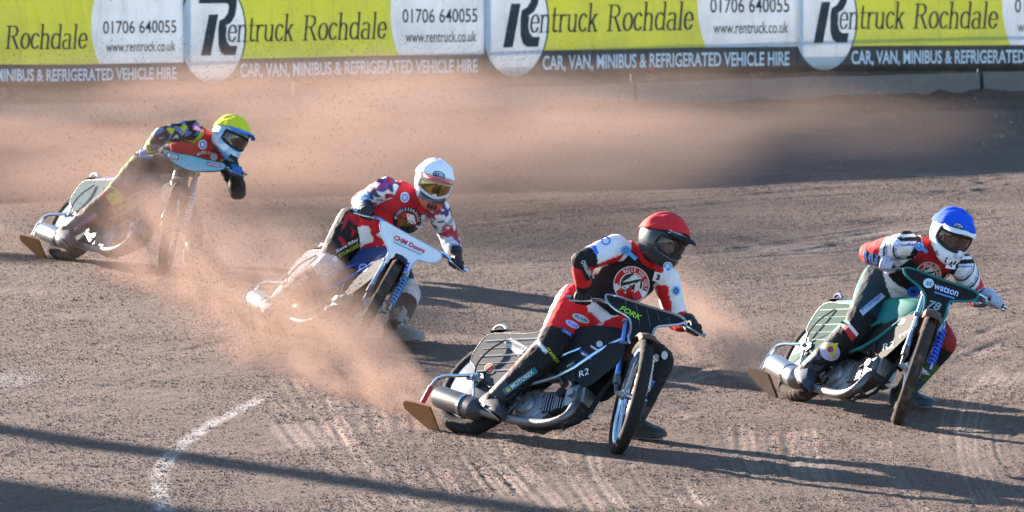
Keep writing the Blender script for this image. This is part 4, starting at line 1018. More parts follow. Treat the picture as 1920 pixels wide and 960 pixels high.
# ---------------- red helmet rider
def paint_red(c, i):
    nm, t, lat, fr, ts, out = i['nm'], i['t'], i['lat'], i['fr'], i['ts'], i['out']
    c[:] = BK
    tor = nm == 'torso'; pset(c, tor & (ts < .30), WH); pset(c, tor & (ts < .12), RD)
    for q in 'rl':
        u = (nm == 'ua' + q) | (nm == 'sh' + q); pset(c, u, WH); pset(c, (nm == 'sh' + q) & (t < .5), RD)
        pset(c, (nm == 'ua' + q) & (i['off'][:, 2] < -.030), RD)
        pset(c, (nm == 'ua' + q) & (t > .80), BK); pset(c, nm == 'fa' + q, RD); pset(c, (nm == 'fa' + q) & (t < .10), BK); pset(c, (nm == 'fa' + q) & (t > .86), BK)
        pset(c, nm == 'th' + q, RD); pset(c, (nm == 'th' + q) & (t < .12) & (fr > .05), (.66, .52, .54)); pset(c, (nm == 'th' + q) & (t > .74), BK)
        pset(c, (nm == 'th' + q) & (out > 0.082) & (t < .74), WH)  # white on sunward leg edges: side stripe plus painted rim light
        s = nm == 'sh_' + q; pset(c, s, BK); pset(c, s & (out > 0.062), RD); pset(c, s & (out > 0.070), WH); pset(c, s & (t < .06) & (out > -.02), WH)
def vp_red(c, i): pset(c, i['ts'] > 1.03, RD)
def hp_plain(c, l): pass
cloth = lambda n_, col: mat(n_, col, .8, dirt=.04, bump=.003, bscale=25, spec=.15)
black_glove = mat('black_glove', (.016, .016, .018), .6, dirt=.1, bump=.003, bscale=60); black_boot = mat('black_boot', (.03, .031, .035), .5, dirt=.28, bump=.002, bscale=70)
make_rider('red', {"P": [.463, 37.66, .728], "N": [.799, 37.518, 1.074], "C": [.918, 37.372, 1.211], "SR": [.638, 37.462, 1.162], "SL": [.945, 37.561, .955], "ER": [.425, 37.253, 1.09], "EL": [1.005, 37.675, .685], "HR": [.39, 37.63, .789], "HL": [.55, 37.66, .667], "KR": [.225, 37.33, .538], "KL": [.888, 37.482, .459], "AR": [-.105, 37.311, .24], "AL": [.732, 37.366, .094]},
  dict(gaze=(36, -22, 20), base=BK, paint=paint_red, vest=BK, vpaint=vp_red, glove=black_glove, boot=black_boot, footR=(.9, -.12, -.35), footL=(.85, -.5, 0), mx=False, helmet=(.016, .018, .02), hpaint=hp_plain, lens=lens_clear, goggle=gripm, peak=plastic, cover=cloth('red_cover', (.60, .025, .03)), hscale=1.02,
  label='person in black race vest and red trousers, red helmet cover, left foot down'))
# ---------------- blue helmet rider
def paint_blue(c, i):
    nm, t, ts, out, P = i['nm'], i['t'], i['ts'], i['out'], i['P']
    c[:] = BK; tor = nm == 'torso'; pset(c, tor & (ts < .36), WH); pset(c, tor & (ts < .10), (.42, .30, .36)); pset(c, tor & (ts < .03), (.012, .03, .035))
    n1 = vn3(P, .10, 41)
    for q in 'rl':
        pset(c, nm == 'sh' + q, BK); u = nm == 'ua' + q; pset(c, u, WH); pset(c, u & (np.sin(22 * t + 50 * i['off'][:, 2]) > .80), BK); pset(c, u & (np.sin(22 * t + 50 * i['off'][:, 2] + 1.6) > .95), BL); pset(c, u & (t + 2.5 * i['off'][:, 2] > .50), RD); pset(c, u & (t > .62), RD); pset(c, u & (i['off'][:, 2] > .062), BK)
        f = nm == 'fa' + q; pset(c, f, (.5, .53, .6)); sw = np.sin(t * 24 + n1 * 9); pset(c, f & (sw > .35), BK); pset(c, f & (sw < -.5), BL); pset(c, f & (t < .18), RD)
        th = nm == 'th' + q; pset(c, th, (.016, .040, .052)); pset(c, th & (t > .80), BK); pset(c, th & (out > 0.102), (.03, .16, .15))
        s = nm == 'sh_' + q; pset(c, s, (.012, .014, .015)); pset(c, s & (out > 0.070), (.04, .20, .17)); pset(c, s & (t < .08) & (out > -.01), (.04, .22, .20))
    pset(c, (nm == 'sh_l') & (t > .3) & (i['fr'] > .02), (.05, .12, .03)); pset(c, (nm == 'thl') & (t > .85), (.25, .02, .02))
def vp_blue(c, i):
    k = np.clip((i['ts'] - .86) / .16, 0, 1)[:, None]; c[:] = np.array(BK) * (1 - k) + np.array((.42, .02, .022)) * k
    pset(c, np.abs(i['tl']) > .132, WH); pset(c, (i['ts'] < .34), WH)
def hp_blue(c, l):
    n1 = vn3(l + .5, .045, 55); pset(c, (n1 > .60) & (l[:, 2] > .02), (.02, .02, .025)); pset(c, (l[:, 0] < .03) & (np.abs(l[:, 1]) > .09) & (l[:, 2] > -.02), (.45, .05, .05)); pset(c, (np.abs(l[:, 1]) > .075) & (l[:, 2] < -.09) & (n1 > .5), (.02, .02, .025))
make_rider('blue', {"P": [2.412, 39.098, .712], "N": [2.646, 38.752, .99], "C": [2.742, 38.597, 1.134], "SR": [2.466, 38.699, 1.06], "SL": [2.825, 38.785, .912], "ER": [2.250, 38.92, .970], "EL": [2.928, 38.939, .69], "HR": [2.329, 39.077, .771], "HL": [2.5, 39.134, .673], "KR": [2.17, 38.794, .504], "KL": [2.701, 38.855, .415], "AR": [1.866, 38.915, .228], "AL": [2.466, 38.911, .083]},
  dict(gaze=(10, -22, 20), base=BK, paint=paint_blue, vest=BK, vpaint=vp_blue, glove=mat('pale_glove', (.42, .46, .56), .65, dirt=.12, bump=.003), boot=mat('blue_boot', (.03, .05, .08), .5, dirt=.4), footR=(.9, -.12, -.35), footL=(.85, -.5, 0), mx=True, helmet=(.72, .73, .75), hpaint=hp_blue, lens=lens_smoke, goggle=gripm, peak=white_pl, cover=cloth('blue_cover', (.01, .085, .62)), strap=mat('yellow_strap', (.6, .5, .12), .6), hscale=.98,
  label='person with blue helmet cover and pale gloves on the teal motorcycle'))
# ---------------- white helmet rider
def paint_white(c, i):
    nm, t, ts, out, P, fr = i['nm'], i['t'], i['ts'], i['out'], i['P'], i['fr']
    c[:] = WH; n1 = vn3(P, .05, 61); n2 = vn3(P, .03, 63)
    arm = np.isin(nm, ['shr', 'shl', 'uar', 'ual']); pset(c, arm & (n1 > .52), (.40, .03, .045)); pset(c, arm & (n2 > .62), (.05, .06, .16)); pset(c, arm & (n2 < .30), (.30, .36, .46))
    for q in 'rl':
        f = nm == 'fa' + q; pset(c, f, (.58, .62, .70)); pset(c, f & (n1 > .62), (.35, .05, .06)); pset(c, f & (n2 < .34), (.03, .10, .38)); pset(c, f & (t > .80), (.03, .03, .04)); pset(c, f & (t < .10), BK)
        th = nm == 'th' + q; pset(c, th, (.016, .015, .018)); pset(c, th & (fr > .045) & (n1 > .48), (.36, .02, .03)); pset(c, th & (fr > .06) & (n2 > .55), WH); pset(c, th & (out > 0.096), WH); pset(c, th & (t > .82), (.42, .40, .40))
        s = nm == 'sh_' + q; pset(c, s, (.05, .025, .022)); pset(c, s & (t < .14), (.40, .38, .38)); pset(c, s & (out > 0.067), (.45, .42, .42))
    pset(c, (nm == 'torso') & (ts < .3) & (n1 > .5), RD); pset(c, (nm == 'sh_l') & (t < .25), (.5, .48, .48))
def vp_white(c, i):
    pset(c, i['tl'] < .055 + (i['ts'] - .6) * .10, (.50, .022, .03)); pset(c, np.abs(i['tl']) > .165, WH)
def hp_white(c, l):
    n1 = vn3(l + .7, .05, 71); pset(c, (l[:, 0] > .02) & (l[:, 2] < -.02) & (np.abs(l[:, 1]) < .10), (.02, .022, .05)); pset(c, (l[:, 0] > .10) & (l[:, 2] < -.10), (.55, .08, .03)); pset(c, (np.abs(l[:, 1]) > .07) & (l[:, 0] > .02) & (l[:, 2] < .07) & (l[:, 2] > -.03), (.55, .05, .06))
make_rider('white', {"P": [-1.016, 42.937, .702], "N": [-.662, 42.685, .962], "C": [-.537, 42.55, 1.10], "SR": [-.85, 42.704, 1.045], "SL": [-.495, 42.643, .89], "ER": [-1.046, 42.866, .929], "EL": [-.436, 42.819, .690], "HR": [-1.094, 42.936, .77], "HL": [-.927, 42.951, .651], "KR": [-1.275, 42.724, .468], "KL": [-.728, 42.856, .283], "AR": [-1.655, 42.751, .22], "AL": [-.8, 42.498, .098]},
  dict(gaze=(8, -18, 16), base=WH, paint=paint_white, vest=WH, vpaint=vp_white, glove=mat('dark_glove', (.03, .022, .03), .6, dirt=.12), boot=mat('grey_boot', (.30, .28, .27), .6, dirt=.5), footR=(.9, -.12, -.35), footL=(.85, -.5, 0), mx=True, helmet=(.74, .74, .76), hpaint=hp_white, lens=lens_gold, goggle=mat('white_frame', (.7, .6, .6), .4, dirt=.1), peak=mat('coral_peak', (.55, .10, .09), .35, dirt=.1), cover=cloth('white_helmet_cloth', (.84, .85, .87)), hscale=.98,
  label='person with white helmet cover and half red, half white vest, legs lost in dust'))
# ---------------- yellow helmet rider
YE = (.60, .56, .03)
def paint_yellow(c, i):
    nm, t, ts, out, P, fr = i['nm'], i['t'], i['ts'], i['out'], i['P'], i['fr']
    c[:] = (.016, .015, .022); n1 = vn3(P, .055, 81); n2 = vn3(P, .035, 83)
    arm = np.isin(nm, ['shr', 'shl', 'uar', 'ual', 'far', 'fal']); pset(c, arm & (n1 > .52), (.45, .44, .03)); pset(c, arm & (n2 > .66), (.08, .14, .36)); pset(c, arm & (n2 < .24), (.5, .52, .5))
    pset(c, (nm == 'shr') | ((nm == 'torso') & (ts > .85)), (.35, .42, .03)); pset(c, (nm == 'fal') | (nm == 'ual'), (.02, .018, .02))
    leg = np.isin(nm, ['thr', 'sh_r', 'thl', 'sh_l']); pset(c, leg & (n1 > .62), (.045, .03, .07)); pset(c, leg & (out > 0.079) & (np.sin(P[:, 0] * 170) > -.3), YE)
    pset(c, (nm == 'thr') & (t > .86) & (n2 > .45), (.35, .33, .03)); pset(c, (nm == 'sh_r') & (t < .10) & (n2 < .5), (.30, .03, .05))
def vp_yellow(c, i): pset(c, np.abs(i['tl']) > .16, (.45, .05, .03))
def hp_yellow(c, l):
    n1 = vn3(l + .3, .05, 91); pset(c, n1 > .55, (.25, .45, .60)); pset(c, (l[:, 2] < -.11), (.10, .25, .45))
make_rider('yellow', {"P": [-2.751, 48.039, .686], "N": [-2.325, 47.881, .918], "C": [-2.165, 47.742, .992], "SR": [-2.46, 47.796, 1.035], "SL": [-2.2, 47.959, .80], "ER": [-2.69, 47.589, 1.005], "EL": [-2.124, 47.917, .545], "HR": [-2.823, 47.992, .743], "HL": [-2.687, 48.088, .623], "KR": [-3.088, 47.772, .485], "KL": [-2.489, 47.972, .259], "AR": [-3.425, 47.789, .245], "AL": [-2.45, 47.70, .099]},
  dict(gaze=(30, -18, 27), base=BK, paint=paint_yellow, vest=(.46, .035, .03), vlow=.46, vpaint=vp_yellow, glove=mat('blue_glove', (.02, .16, .48), .6, dirt=.12), boot=mat('dark_boot', (.05, .055, .07), .5, dirt=.4), footR=(.9, -.12, -.35), footL=(.85, -.5, 0), mx=True, helmet=(.66, .70, .74), hpaint=hp_yellow, lens=lens_brown, goggle=gripm, peak=mat('blue_peak', (.03, .20, .60), .35, dirt=.1), cover=cloth('yellow_cover', (.66, .62, .03)), hscale=1.0,
  label='person with yellow helmet cover and blue gloves crouched over the pale blue bar panel'))
# ================================================================== PRINT AND BADGES, laid on the cloth and panels
def bike_bvh(key):
    VV, FF, k = [], [], 0
    for o in BIKES[key]['root'].children_recursive:
        if o.type != 'MESH' or o.name.split('.')[0] not in ('bar_panel', 'fuel_tank', 'side_panel', 'side_cover', 'boot', 'cylinder_head'): continue
        M = BIKES[key]['M']; VV += [tuple(M @ v.co) for v in o.data.vertices]; FF += [tuple(q + k for q in p.vertices) for p in o.data.polygons]; k = len(VV)
    return BVHTree.FromPolygons(VV, FF)
flat_m = {}
def ink_m(col):
    key = 'print_%02x%02x%02x' % tuple(int(255 * min(1, max(0, q)) ** .45) for q in col)
    return mat(key, col, .55, dirt=.05)
LIFT = [0.0]
def lay(parent, inv, bvh, V2, Fs, col, name, lift=.004):
    """lay a flat print onto the surface it is printed on"""
    P, D = [], []
    for (x, y) in V2:
        d = pix_dir(float(x), float(y)).normalized(); h, n_, i_, ds = bvh.ray_cast(CAMP, d)
        P.append((d, ds)); D.append(ds if ds is not None else np.nan)
    D = np.array(D, float)
    if np.all(np.isnan(D)): return None
    md = np.nanmedian(D); D = np.where(np.isnan(D) | (np.abs(D - md) > .10), md, D)
    pts = [tuple(inv @ (CAMP + d * (q - lift))) for (d, _), q in zip(P, D)]
    me = bpy.data.meshes.new(name); me.from_pydata(pts, [], Fs)
    return link_mesh(name, me, parent, ink_m(col))
class Dec:
    def __init__(s, key, on='r', part=None):
        if on == 'r': r = RIDERS[key]; s.bvh = r['bvh']; s.par = r[part or 'vest']; s.inv = Matrix.Translation(-r['base'])
        else:
            b_ = BIKES[key]; s.bvh = b_['bvh'] if 'bvh' in b_ else bike_bvh(key); b_['bvh'] = s.bvh; s.inv = b_['M'].inverted()
            s.par = [o for o in b_['root'].children if o.name.split('.')[0] == (part or 'bar_panel')][0]
        s.l = .004
    def put(s, V, F, col, name): s.l += .0006; return lay(s.par, s.inv, s.bvh, V, F, col, name, s.l)
    def text(s, t, x0, y0, x1, y1, h, col, bold=.015, name='lettering', shear=0.0):
        V, F = text_mesh(t, bold, shear); mn, mx = V.min(0), V.max(0); W = (V - mn) / (mx - mn)
        d = np.array([x1 - x0, y1 - y0], float); L_ = np.hypot(*d); n_ = np.array([d[1], -d[0]]) / L_
        s.l += .0025; s.put(np.array([x0, y0]) + W[:, :1] * d + W[:, 1:] * n_ * h, F, col, name); s.l -= .0025
    def disc(s, cx, cy, rx, ry, col, name='badge', rot=0.0, r0=0.0, a0=0, a1=360, n=28):
        V, F = [], []; rings = [r0, (r0 + 1) / 2, 1.0] if r0 == 0 else [r0, 1.0]
        for q in rings:
            for k in range(n + 1):
                a = R_(a0 + (a1 - a0) * k / n); x, y = rx * q * math.cos(a), -ry * q * math.sin(a)
                V.append((cx + x * math.cos(rot) - y * math.sin(rot), cy + x * math.sin(rot) + y * math.cos(rot)))
        for q in range(len(rings) - 1):
            for k in range(n): b_ = q * (n + 1) + k; F.append((b_, b_ + 1, b_ + n + 2, b_ + n + 1))
        s.put(V, F, col, name)
    def quad(s, pts, col, name='patch', n=6):
        a, b_, c, d = [np.array(p, float) for p in pts]; V, F = [], []
        for i in range(n + 1):
            for k in range(n + 1):
                u, v = k / n, i / n; V.append((a * (1 - u) + b_ * u) * (1 - v) + (d * (1 - u) + c * u) * v)
        for i in range(n):
            for k in range(n): q = i * (n + 1) + k; F.append((q, q + 1, q + n + 2, q + n + 1))
        s.put(V, F, col, name)
    def arc_text(s, t, cx, cy, r, h, a0, a1, col, name='lettering'):
        for k, ch in enumerate(t):
            if ch == ' ': continue
            a = R_(a0 + (a1 - a0) * k / (len(t) - 1)); ux, uy = math.cos(a), -math.sin(a); tx, ty = -uy, ux
            if a1 > a0: tx, ty = uy, -ux
            V, F = text_mesh(ch, .02); mn, mx = V.min(0), V.max(0); w = h * .75 * (mx[0] - mn[0]) / .6
            W = V - np.array([(mn[0] + mx[0]) / 2, 0]); W = W / .7
            s.put(np.array([(cx + ux * r + tx * p[0] * h * .8 + ux * p[1] * h, cy + uy * r + ty * p[0] * h * .8 + uy * p[1] * h) for p in W]), F, col, name)
W_, K_, Rr_, Bb_, Sk = (.74, .75, .78), (.012, .012, .014), (.52, .02, .025), (.02, .16, .75), (.12, .38, .85)
def colts_badge(d, cx, cy, R, tilt=0):
    d.disc(cx, cy, R, R, W_); d.disc(cx, cy, R * .95, R * .95, Rr_); d.disc(cx, cy, R * .66, R * .66, W_); d.disc(cx, cy, R * .60, R * .60, (.03, .03, .035))
    # swept blades
    for pts in ([(-.52, -.10), (.18, -.56), (.50, -.30), (-.05, -.18)], [(-.58, .12), (.05, -.06), (.30, -.10), (-.40, .34)], [(.10, .58), (.22, -.02), (.50, -.20), (.44, .30)]):
        d.quad([(cx + a * R, cy + b_ * R) for a, b_ in pts], W_, 'badge')
    d.quad([(cx - .30 * R, cy + .52 * R), (cx - .10 * R, cy + .10 * R), (cx + .02 * R, cy + .12 * R), (cx + .0 * R, cy + .58 * R)], Rr_, 'badge')
    d.arc_text('BELLE VUE COLTS', cx, cy, R * .72, R * .18, 118 + tilt, -28 + tilt, W_)
def key_logo(d, x, y, r, dx, dy):
    d.disc(x, y, r, r, Sk); d.disc(x, y, r * .55, r * .55, K_); d.disc(x, y, r * .42, r * .42, Sk)
    n = math.hypot(dx, dy); px_, py_ = -dy / n * r * .45, dx / n * r * .45
    d.quad([(x + dx * .3 + px_, y + dy * .3 + py_), (x + dx + px_, y + dy + py_), (x + dx - px_, y + dy - py_), (x + dx * .3 - px_, y + dy * .3 - py_)], Sk)
def number(d, x, y, h, ch, tilt):
    c_, s_ = math.cos(R_(tilt)), math.sin(R_(tilt)); q = lambda a, b_: (x + (a * c_ - b_ * s_) * h, y + (a * s_ + b_ * c_) * h)
    d.quad([q(-1, -1), q(1, -1), q(1, 1), q(-1, 1)], W_, 'number_patch')
    a, b_ = q(-.38, .62), q(.38, .62); d.text(ch, a[0], a[1], b_[0], b_[1], h * 1.25, K_, .05)
# --- red
d = Dec('red'); colts_badge(d, 1184, 533, 34); key_logo(d, 1174, 469, 8.5, 19, 17); number(d, 1234, 520, 9, '3', 16)
d.disc(1252, 500, 9, 9, W_); d.disc(1252, 500, 7.5, 7.5, Sk, r0=.6)
d = Dec('red', part='body'); d.disc(1136, 451, 9, 8, Bb_, r0=.72); d.quad([(1110, 462), (1117, 460), (1123, 475), (1118, 477)], Bb_); d.disc(1268, 545, 7, 9, Sk); d.disc(1268, 545, 4, 5, K_, r0=.5)
d.quad([(1084, 489), (1094, 487), (1113, 523), (1099, 527)], K_); d.text('CHALLENGE', 1089, 491, 1107, 525, 8, W_)
d.disc(1089, 597, 17, 6.5, W_, rot=R_(24)); d.disc(1089, 597, 15, 5, (.30, .45, .15), rot=R_(24), r0=.7); d.text('Mobile', 1078, 594, 1099, 604, 6, Bb_)
d.disc(1073, 608, 14, 6, (.55, .45, .75), rot=R_(28)); d.text('Pirtek', 1064, 606, 1082, 615, 5, Bb_); d.quad([(1049, 617), (1055, 613), (1077, 628), (1071, 634)], (.01, .03, .06)); d.text('DMR', 1054, 621, 1070, 631, 6, Sk)
d.text('STAVROS', 1023, 655, 1044, 682, 7, (.55, .55, .04)); d.quad([(941, 731), (1002, 688), (1009, 698), (949, 741)], (.02, .18, .22)); d.text('MOTOREX', 961, 729, 1002, 700, 8, W_); d.disc(953, 731, 4.5, 4, (.6, .35, .05)); d.text('TCX', 906, 752, 910, 768, 6, W_)
d.text('MOTORHAUS.COM', 1193, 772, 1229, 716, 8, (.10, .18, .60)); d.disc(1246, 666, 6, 8, (.55, .56, .58)); d.disc(1231, 668, 5, 4, (.4, .4, .42), rot=.6)
d = Dec('red', part='helmet'); d.text('SHOEI', 1253, 436, 1277, 445, 6, W_)
d = Dec('red', 'b'); d.text('FORK', 1161, 581, 1200, 601, 10, (.30, .65, .05), shear=.2)
for k in range(5): d.quad([(1172 + 20 * k, 562 + 8 * k), (1173 + 20 * k, 562 + 8 * k), (1166 + 20 * k + 14, 610 + 1 * k), (1165 + 20 * k + 14, 610 + 1 * k)], (.10, .11, .12), 'pinstripe', 2)
d = Dec('red', 'b', 'side_cover'); d.quad([(944, 641), (958, 633), (990, 652), (972, 668)], (.34, .35, .36)); d.text('FLOUNCE', 949, 642, 980, 657, 6, K_); d.disc(918, 691, 10, 10, (.35, .30, .12), r0=.8); d.disc(918, 691, 6, 7, (.5, .05, .04)); d.text('FORK', 890, 722, 912, 733, 8, (.3, .65, .05)); d.text('STAVROS', 998, 646, 1012, 655, 6, (.5, .52, .04)); d.disc(1020, 622, 8, 4, (.5, .52, .55), rot=.5)
d = Dec('red', 'b', 'fuel_tank'); d.quad([(1085, 659), (1090, 655), (1112, 668), (1108, 675)], (.01, .05, .25)); d.text('MITAS', 1089, 664, 1106, 674, 5, W_); d.disc(1124, 645, 6, 6, (.4, .45, .5)); d.quad([(1106, 650), (1109, 647), (1126, 658), (1123, 661)], (.4, .4, .42))
d = Dec('red', 'b', 'side_panel'); d.text('R2', 1086, 708, 1106, 700, 11, W_, .0, shear=.3); d.text('FJC', 1065, 690, 1078, 682, 5, (.5, .5, .5))
# --- blue
d = Dec('blue'); colts_badge(d, 1741, 515, 24, -4); key_logo(d, 1724, 462, 8, 15, 11); number(d, 1783, 495, 9, '4', 8); d.disc(1800, 478, 8, 8, W_); d.disc(1800, 478, 6, 6, Sk, r0=.7)
d = Dec('blue', part='body'); d.disc(1681, 456, 7, 9, W_); d.disc(1681, 456, 5, 7, Sk, r0=.7); d.quad([(1611, 582), (1652, 549), (1660, 556), (1618, 592)], (.35, .48, .62)); d.text('Prestige', 1619, 585, 1655, 556, 8, (.03, .12, .45))
d.quad([(1577, 609), (1584, 604), (1608, 630), (1597, 640)], (.45, .03, .04)); d.quad([(1584, 604), (1590, 602), (1610, 626), (1606, 631)], W_); d.quad([(1575, 604), (1580, 601), (1585, 607), (1580, 611)], (.08, .35, .06))
d.disc(1556, 659, 20, 17, (.45, .42, .62), rot=.6); d.quad([(1541, 646), (1572, 643), (1562, 670), (1560, 670)], (.60, .52, .04)); d.disc(1557, 655, 6, 6, (.25, .06, .12)); d.disc(1713, 547, 12, 10, Bb_); d.disc(1713, 547, 5, 4, K_)
d = Dec('blue', part='helmet'); d.disc(1797, 424, 10, 6, K_, rot=.35); d.disc(1797, 424, 8.5, 4.6, (.35, .45, .62), rot=.35); d.text('BELL', 1791, 424, 1803, 428, 4, K_)
d = Dec('blue', 'b'); d.disc(1741, 531, 10, 9, (.55, .65, .72)); d.text('st', 1736, 534, 1747, 537, 9, (.05, .2, .3)); d.text('watson', 1750, 541, 1795, 556, 11, (.50, .62, .85)); d.quad([(1752, 546), (1790, 558), (1790, 561), (1752, 549)], (.10, .25, .6), 'pinstripe', 3); d.text('78', 1737, 577, 1762, 584, 16, (.20, .28, .32), .03, shear=.2); d.text('LONG', 1732, 594, 1752, 600, 5, (.35, .4, .5))
d = Dec('blue', 'b', 'side_panel'); d.text('R2', 1655, 657, 1678, 650, 11, W_, .0, shear=.3); d.text('PYRO', 1688, 634, 1712, 618, 5, (.55, .55, .55))
d = Dec('blue', 'b', 'fuel_tank'); d.disc(1690, 603, 9, 4.5, (.5, .45, .5), rot=-.5); d.disc(1690, 603, 7, 3, (.30, .05, .15), rot=-.5)
# --- white
d = Dec('white'); d.disc(763, 413, 27, 25, K_); d.disc(763, 416, 19, 18, (.45, .03, .03)); d.quad([(763, 400), (776, 404), (780, 420), (764, 420)], W_)
d.disc(762, 421, 15, 8, (.22, .09, .03), rot=-.1); d.disc(751, 414, 6, 5, (.25, .10, .03)); d.arc_text('MIDDLESBROUGH', 763, 414, 19.5, 5, 165, 0, W_); d.disc(759, 370, 8.5, 10, (.6, .62, .7)); d.disc(759, 370, 6, 7, (.12, .22, .6), r0=.6)
d.text('sports', 792, 402, 808, 408, 5, (.12, .10, .35)); d.disc(796, 418, 5, 6, (.2, .2, .3), r0=.8)
d = Dec('white', part='body'); d.disc(716, 347, 13, 13, (.14, .06, .35)); d.disc(716, 347, 8, 8, (.35, .05, .12), r0=.5); d.disc(840, 433, 11, 12, (.55, .04, .06), r0=.72); d.text('M', 835, 438, 845, 438, 9, (.55, .04, .06), .04)
d.text('Steve Riley', 632, 476, 674, 452, 8, (.62, .64, .68), shear=.2); d.text('STURGESS', 637, 483, 676, 461, 6, (.50, .50, .05)); d.text('TENDER', 546, 548, 580, 520, 9, (.5, .48, .48)); d.quad([(622, 486), (630, 479), (634, 488), (628, 492)], W_)
d.quad([(669, 365), (693, 362), (693, 380), (670, 386)], (.08, .30, .55)); d.text('SP', 673, 382, 689, 378, 10, W_)
d = Dec('white', part='helmet'); d.disc(823, 328, 12, 7, (.05, .07, .12), rot=.3); d.disc(823, 328, 10, 5.4, (.4, .5, .6), rot=.3); d.text('BELL', 815, 328, 831, 333, 5, K_)
d = Dec('white', 'b'); d.text('CHM Doors', 737, 448, 795, 475, 9, (.55, .015, .03), .03); d.text('heat flow', 721, 414, 783, 444, 10, (.55, .06, .20), .02, shear=.3); d.quad([(738, 452), (790, 476), (789, 478), (737, 454)], (.15, .4, .5), 'pinstripe', 3)
d.quad([(735, 481), (769, 493), (762, 512), (728, 500)], (.02, .10, .55)); d.text('EMT', 735, 498, 762, 508, 12, W_, .02)
d = Dec('white', 'b', 'fuel_tank'); d.disc(681, 502, 9, 8, (.12, .30, .6), r0=.6)
# --- yellow
d = Dec('yellow'); d.disc(380, 271, 8, 9, W_); d.disc(380, 271, 6, 7, (.10, .22, .55), r0=.55); d.disc(401, 294, 7, 7, (.55, .6, .7)); d.arc_text('MIDDLES', 385, 312, 24, 5, 120, 65, W_)
d = Dec('yellow', part='body'); d.quad([(363, 232), (382, 238), (380, 249), (361, 243)], (.55, .05, .20)); d.text('MC', 364, 243, 379, 247, 8, W_); d.text('MOTOREX', 141, 434, 184, 404, 8, (.35, .22, .38)); d.text('FUCHS', 238, 352, 262, 330, 8, (.10, .08, .35))
d = Dec('yellow', 'b'); d.quad([(312, 285), (335, 291), (334, 301), (312, 295)], K_); d.quad([(314, 287), (333, 292), (332, 299), (314, 294)], W_); d.text('SRS', 317, 294, 330, 298, 5, K_); d.quad([(388, 303), (414, 309), (414, 314), (388, 309)], (.45, .03, .04)); d.text('MOTOREX', 390, 308, 412, 313, 3, W_)
# ================================================================== DUST thrown up by the rear wheels
def dust_mat(name, dens, kind, r0=.1, r1=.6, length=1.0, nscale=2.0, stretch=.35, pw=1.0, x0=.0, thr=.40):
    m = bpy.data.materials.new(name); m.use_nodes = True; nt = m.node_tree; L = nt.links.new
    nt.nodes.remove(nt.nodes['Principled BSDF'])
    tc = N(nt, 'TexCoord'); sx = N(nt, 'SeparateXYZ'); L(tc.outputs['Object'], sx.inputs[0])
    def mm(op, a, b_=None, clamp=False):
        q = N(nt, 'Math', operation=op); q.use_clamp = clamp
        for i, z in enumerate((a, b_)):
            if z is None: continue
            if hasattr(z, 'links'): L(z, q.inputs[i])
            else: q.inputs[i].default_value = z
        return q.outputs[0]
    if kind == 'cone':
        t = mm('DIVIDE', sx.outputs[0], length)
        rad = mm('ADD', mm('MULTIPLY', t, r1 - r0), r0)
        r = mm('DIVIDE', mm('SQRT', mm('ADD', mm('POWER', mm('ABSOLUTE', sx.outputs[1]), 2.0), mm('POWER', mm('ABSOLUTE', sx.outputs[2]), 2.0))), rad)
        fall = mm('MULTIPLY', mm('SUBTRACT', 1.0, mm('MULTIPLY', r, r), True), mm('MULTIPLY', ramp(nt, t, 0.0, .06), ramp(nt, t, 1.0, x0)))
        fall = mm('DIVIDE', fall, mm('ADD', mm('MULTIPLY', t, pw), .25))
    else:
        vl = N(nt, 'VectorMath', operation='LENGTH'); L(tc.outputs['Object'], vl.inputs[0])
        fall = mm('SUBTRACT', 1.0, mm('MULTIPLY', vl.outputs['Value'], vl.outputs['Value']), True)
        fall = mm('POWER', fall, 1.3)
    mp = N(nt, 'Mapping'); mp.inputs['Scale'].default_value = (stretch, 1, 1); L(tc.outputs['Object'], mp.inputs[0])
    nz = N(nt, 'TexNoise', Scale=nscale, Detail=3.0, Roughness=.6); L(mp.outputs[0], nz.inputs['Vector'])
    d_ = mm('MULTIPLY', mm('MULTIPLY', fall, ramp(nt, nz.outputs[0], thr, .66, .05, 1.9)), dens)
    v = N(nt, 'VolumePrincipled'); v.inputs['Color'].default_value = (.45, .325, .258, 1); v.inputs['Anisotropy'].default_value = 0.0
    L(d_, v.inputs['Density']); L(v.outputs[0], nt.nodes['Material Output'].inputs['Volume'])
    return m
GRAINS = []
def cone(a, b_, r0, r1, dens, label, flat=1.0, grains=0, **kw):
    a, b_ = Vector(a), Vector(b_); d = b_ - a; Ln = d.length; X = d.normalized(); Zu = Vector((0, 0, 1)); Y = Zu.cross(X).normalized(); Z = X.cross(Y)
    M = Matrix((( X.x, Y.x, Z.x * flat, a.x), (X.y, Y.y, Z.y * flat, a.y), (X.z, Y.z, Z.z * flat, a.z), (0, 0, 0, 1)))
    me = MB().tube([(0, 0, 0), (Ln * .5, 0, 0), (Ln, 0, 0)], [r0, (r0 + r1) / 2, r1], 20).mesh('dust_cloud')
    o = link_mesh('dust_cloud', me, None, dust_mat('dust', dens, 'cone', r0, r1, Ln, **kw)); o.matrix_world = M
    tag(o, label, 'dust', kind='stuff')
    if grains:
        t = RNG.random(grains) ** .8; r = (r0 + (r1 - r0) * t) * np.sqrt(RNG.random(grains)) ; an = RNG.random(grains) * 6.283
        p = np.stack([t * Ln, r * np.cos(an), r * np.sin(an), np.ones(grains)], 1) @ np.array(M).T; GRAINS.append(p[:, :3])
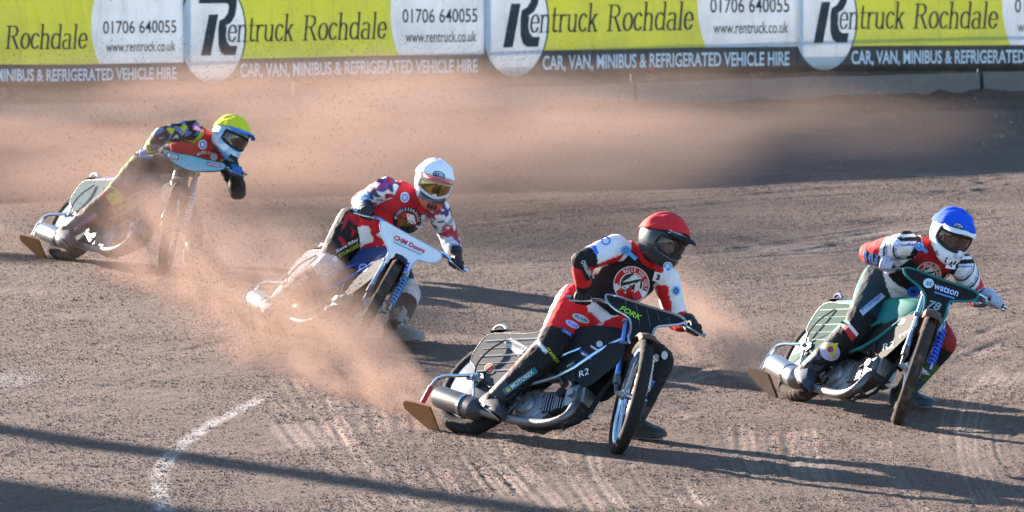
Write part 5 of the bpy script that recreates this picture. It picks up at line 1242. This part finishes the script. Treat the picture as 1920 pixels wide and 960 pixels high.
def puff(c, r, dens, label, grains=0, rotz=0.0, **kw):
    b_ = MB().ellipsoid((0, 0, 0), (1, 1, 1), 24, 14).mesh('dust_cloud')
    o = link_mesh('dust_cloud', b_, None, dust_mat('dust', dens, 'puff', **kw)); o.matrix_world = Matrix.Translation(c) @ Matrix.Rotation(rotz, 4, 'Z') @ Matrix.Diagonal((*r, 1)); tag(o, label, 'dust', kind='stuff')
    if grains:
        q = RNG.normal(size=(grains, 3)); q /= np.linalg.norm(q, axis=1)[:, None]; q *= (RNG.random(grains) ** .4)[:, None]
        p = np.concatenate([q, np.ones((grains, 1))], 1) @ np.array(o.matrix_world).T; GRAINS.append(p[:, :3])
cone((-.42, 37.62, .06), (-2.05, 43.2, .42), .10, .80, .75, 'brown dust plume thrown back by the front-running motorcycle', grains=16000, nscale=4.5, stretch=.22, pw=1.2, x0=.75)
cone((1.72, 39.45, .06), (.75, 44.0, .42), .09, .50, 1.1, 'brown dust plume behind the teal motorcycle', grains=6000, nscale=4.5, stretch=.3, pw=1.6, x0=.25)
puff((-1.15, 42.15, .20), (1.0, .5, .36), .75, 'dust hiding the lower half of the white-panelled motorcycle', grains=9000, nscale=2.5, stretch=1)
cone((-1.85, 43.3, .06), (-2.95, 47.4, .55), .10, .80, .55, 'dust plume between the white-helmeted and yellow-helmeted riders', grains=12000, nscale=3.0, stretch=.3, pw=.8, x0=.7)
cone((-3.62, 48.3, .05), (-5.6, 49.6, .30), .08, .40, 1.5, 'dust thrown from the rear wheel of the yellow-helmeted rider', grains=900, nscale=3.0, stretch=.3, pw=1.2, x0=.6)
puff((-2.0, 52.6, .50), (4.4, 4.4, .95), .34, 'broad pale dust cloud drifting behind the riders', grains=34000, nscale=1.6, stretch=1)
puff((.3, 56.2, .40), (4.4, 3.0, .72), .17, 'thin dust haze drifting in front of the barrier', grains=10000, nscale=1.6, stretch=1)
P = np.concatenate(GRAINS); P = P[P[:, 2] > .01]
Sg = (.0015 + .0036 * RNG.random(len(P)) ** 3) * np.clip(P[:, 1] / 40, 1, 2) ** 1.6
TV = np.array([(1, 0, -.4), (-.5, .87, -.4), (-.5, -.87, -.4), (0, 0, 1)]); TF = np.array([(0, 2, 1), (0, 1, 3), (1, 2, 3), (2, 0, 3)])
gv = (TV[None] * Sg[:, None, None] + P[:, None, :]).reshape(-1, 3); gf = (TF[None] + 4 * np.arange(len(P))[:, None, None]).reshape(-1, 3)
gr = link_mesh('flying_grit', fast_mesh('flying_grit', gv, gf, False), None, mat('grit', (.16, .105, .08), .9, dirt=.3, dscale=2)); tag(gr, 'fine dirt grains flying in the dust behind the motorcycles', 'grit', kind='stuff')
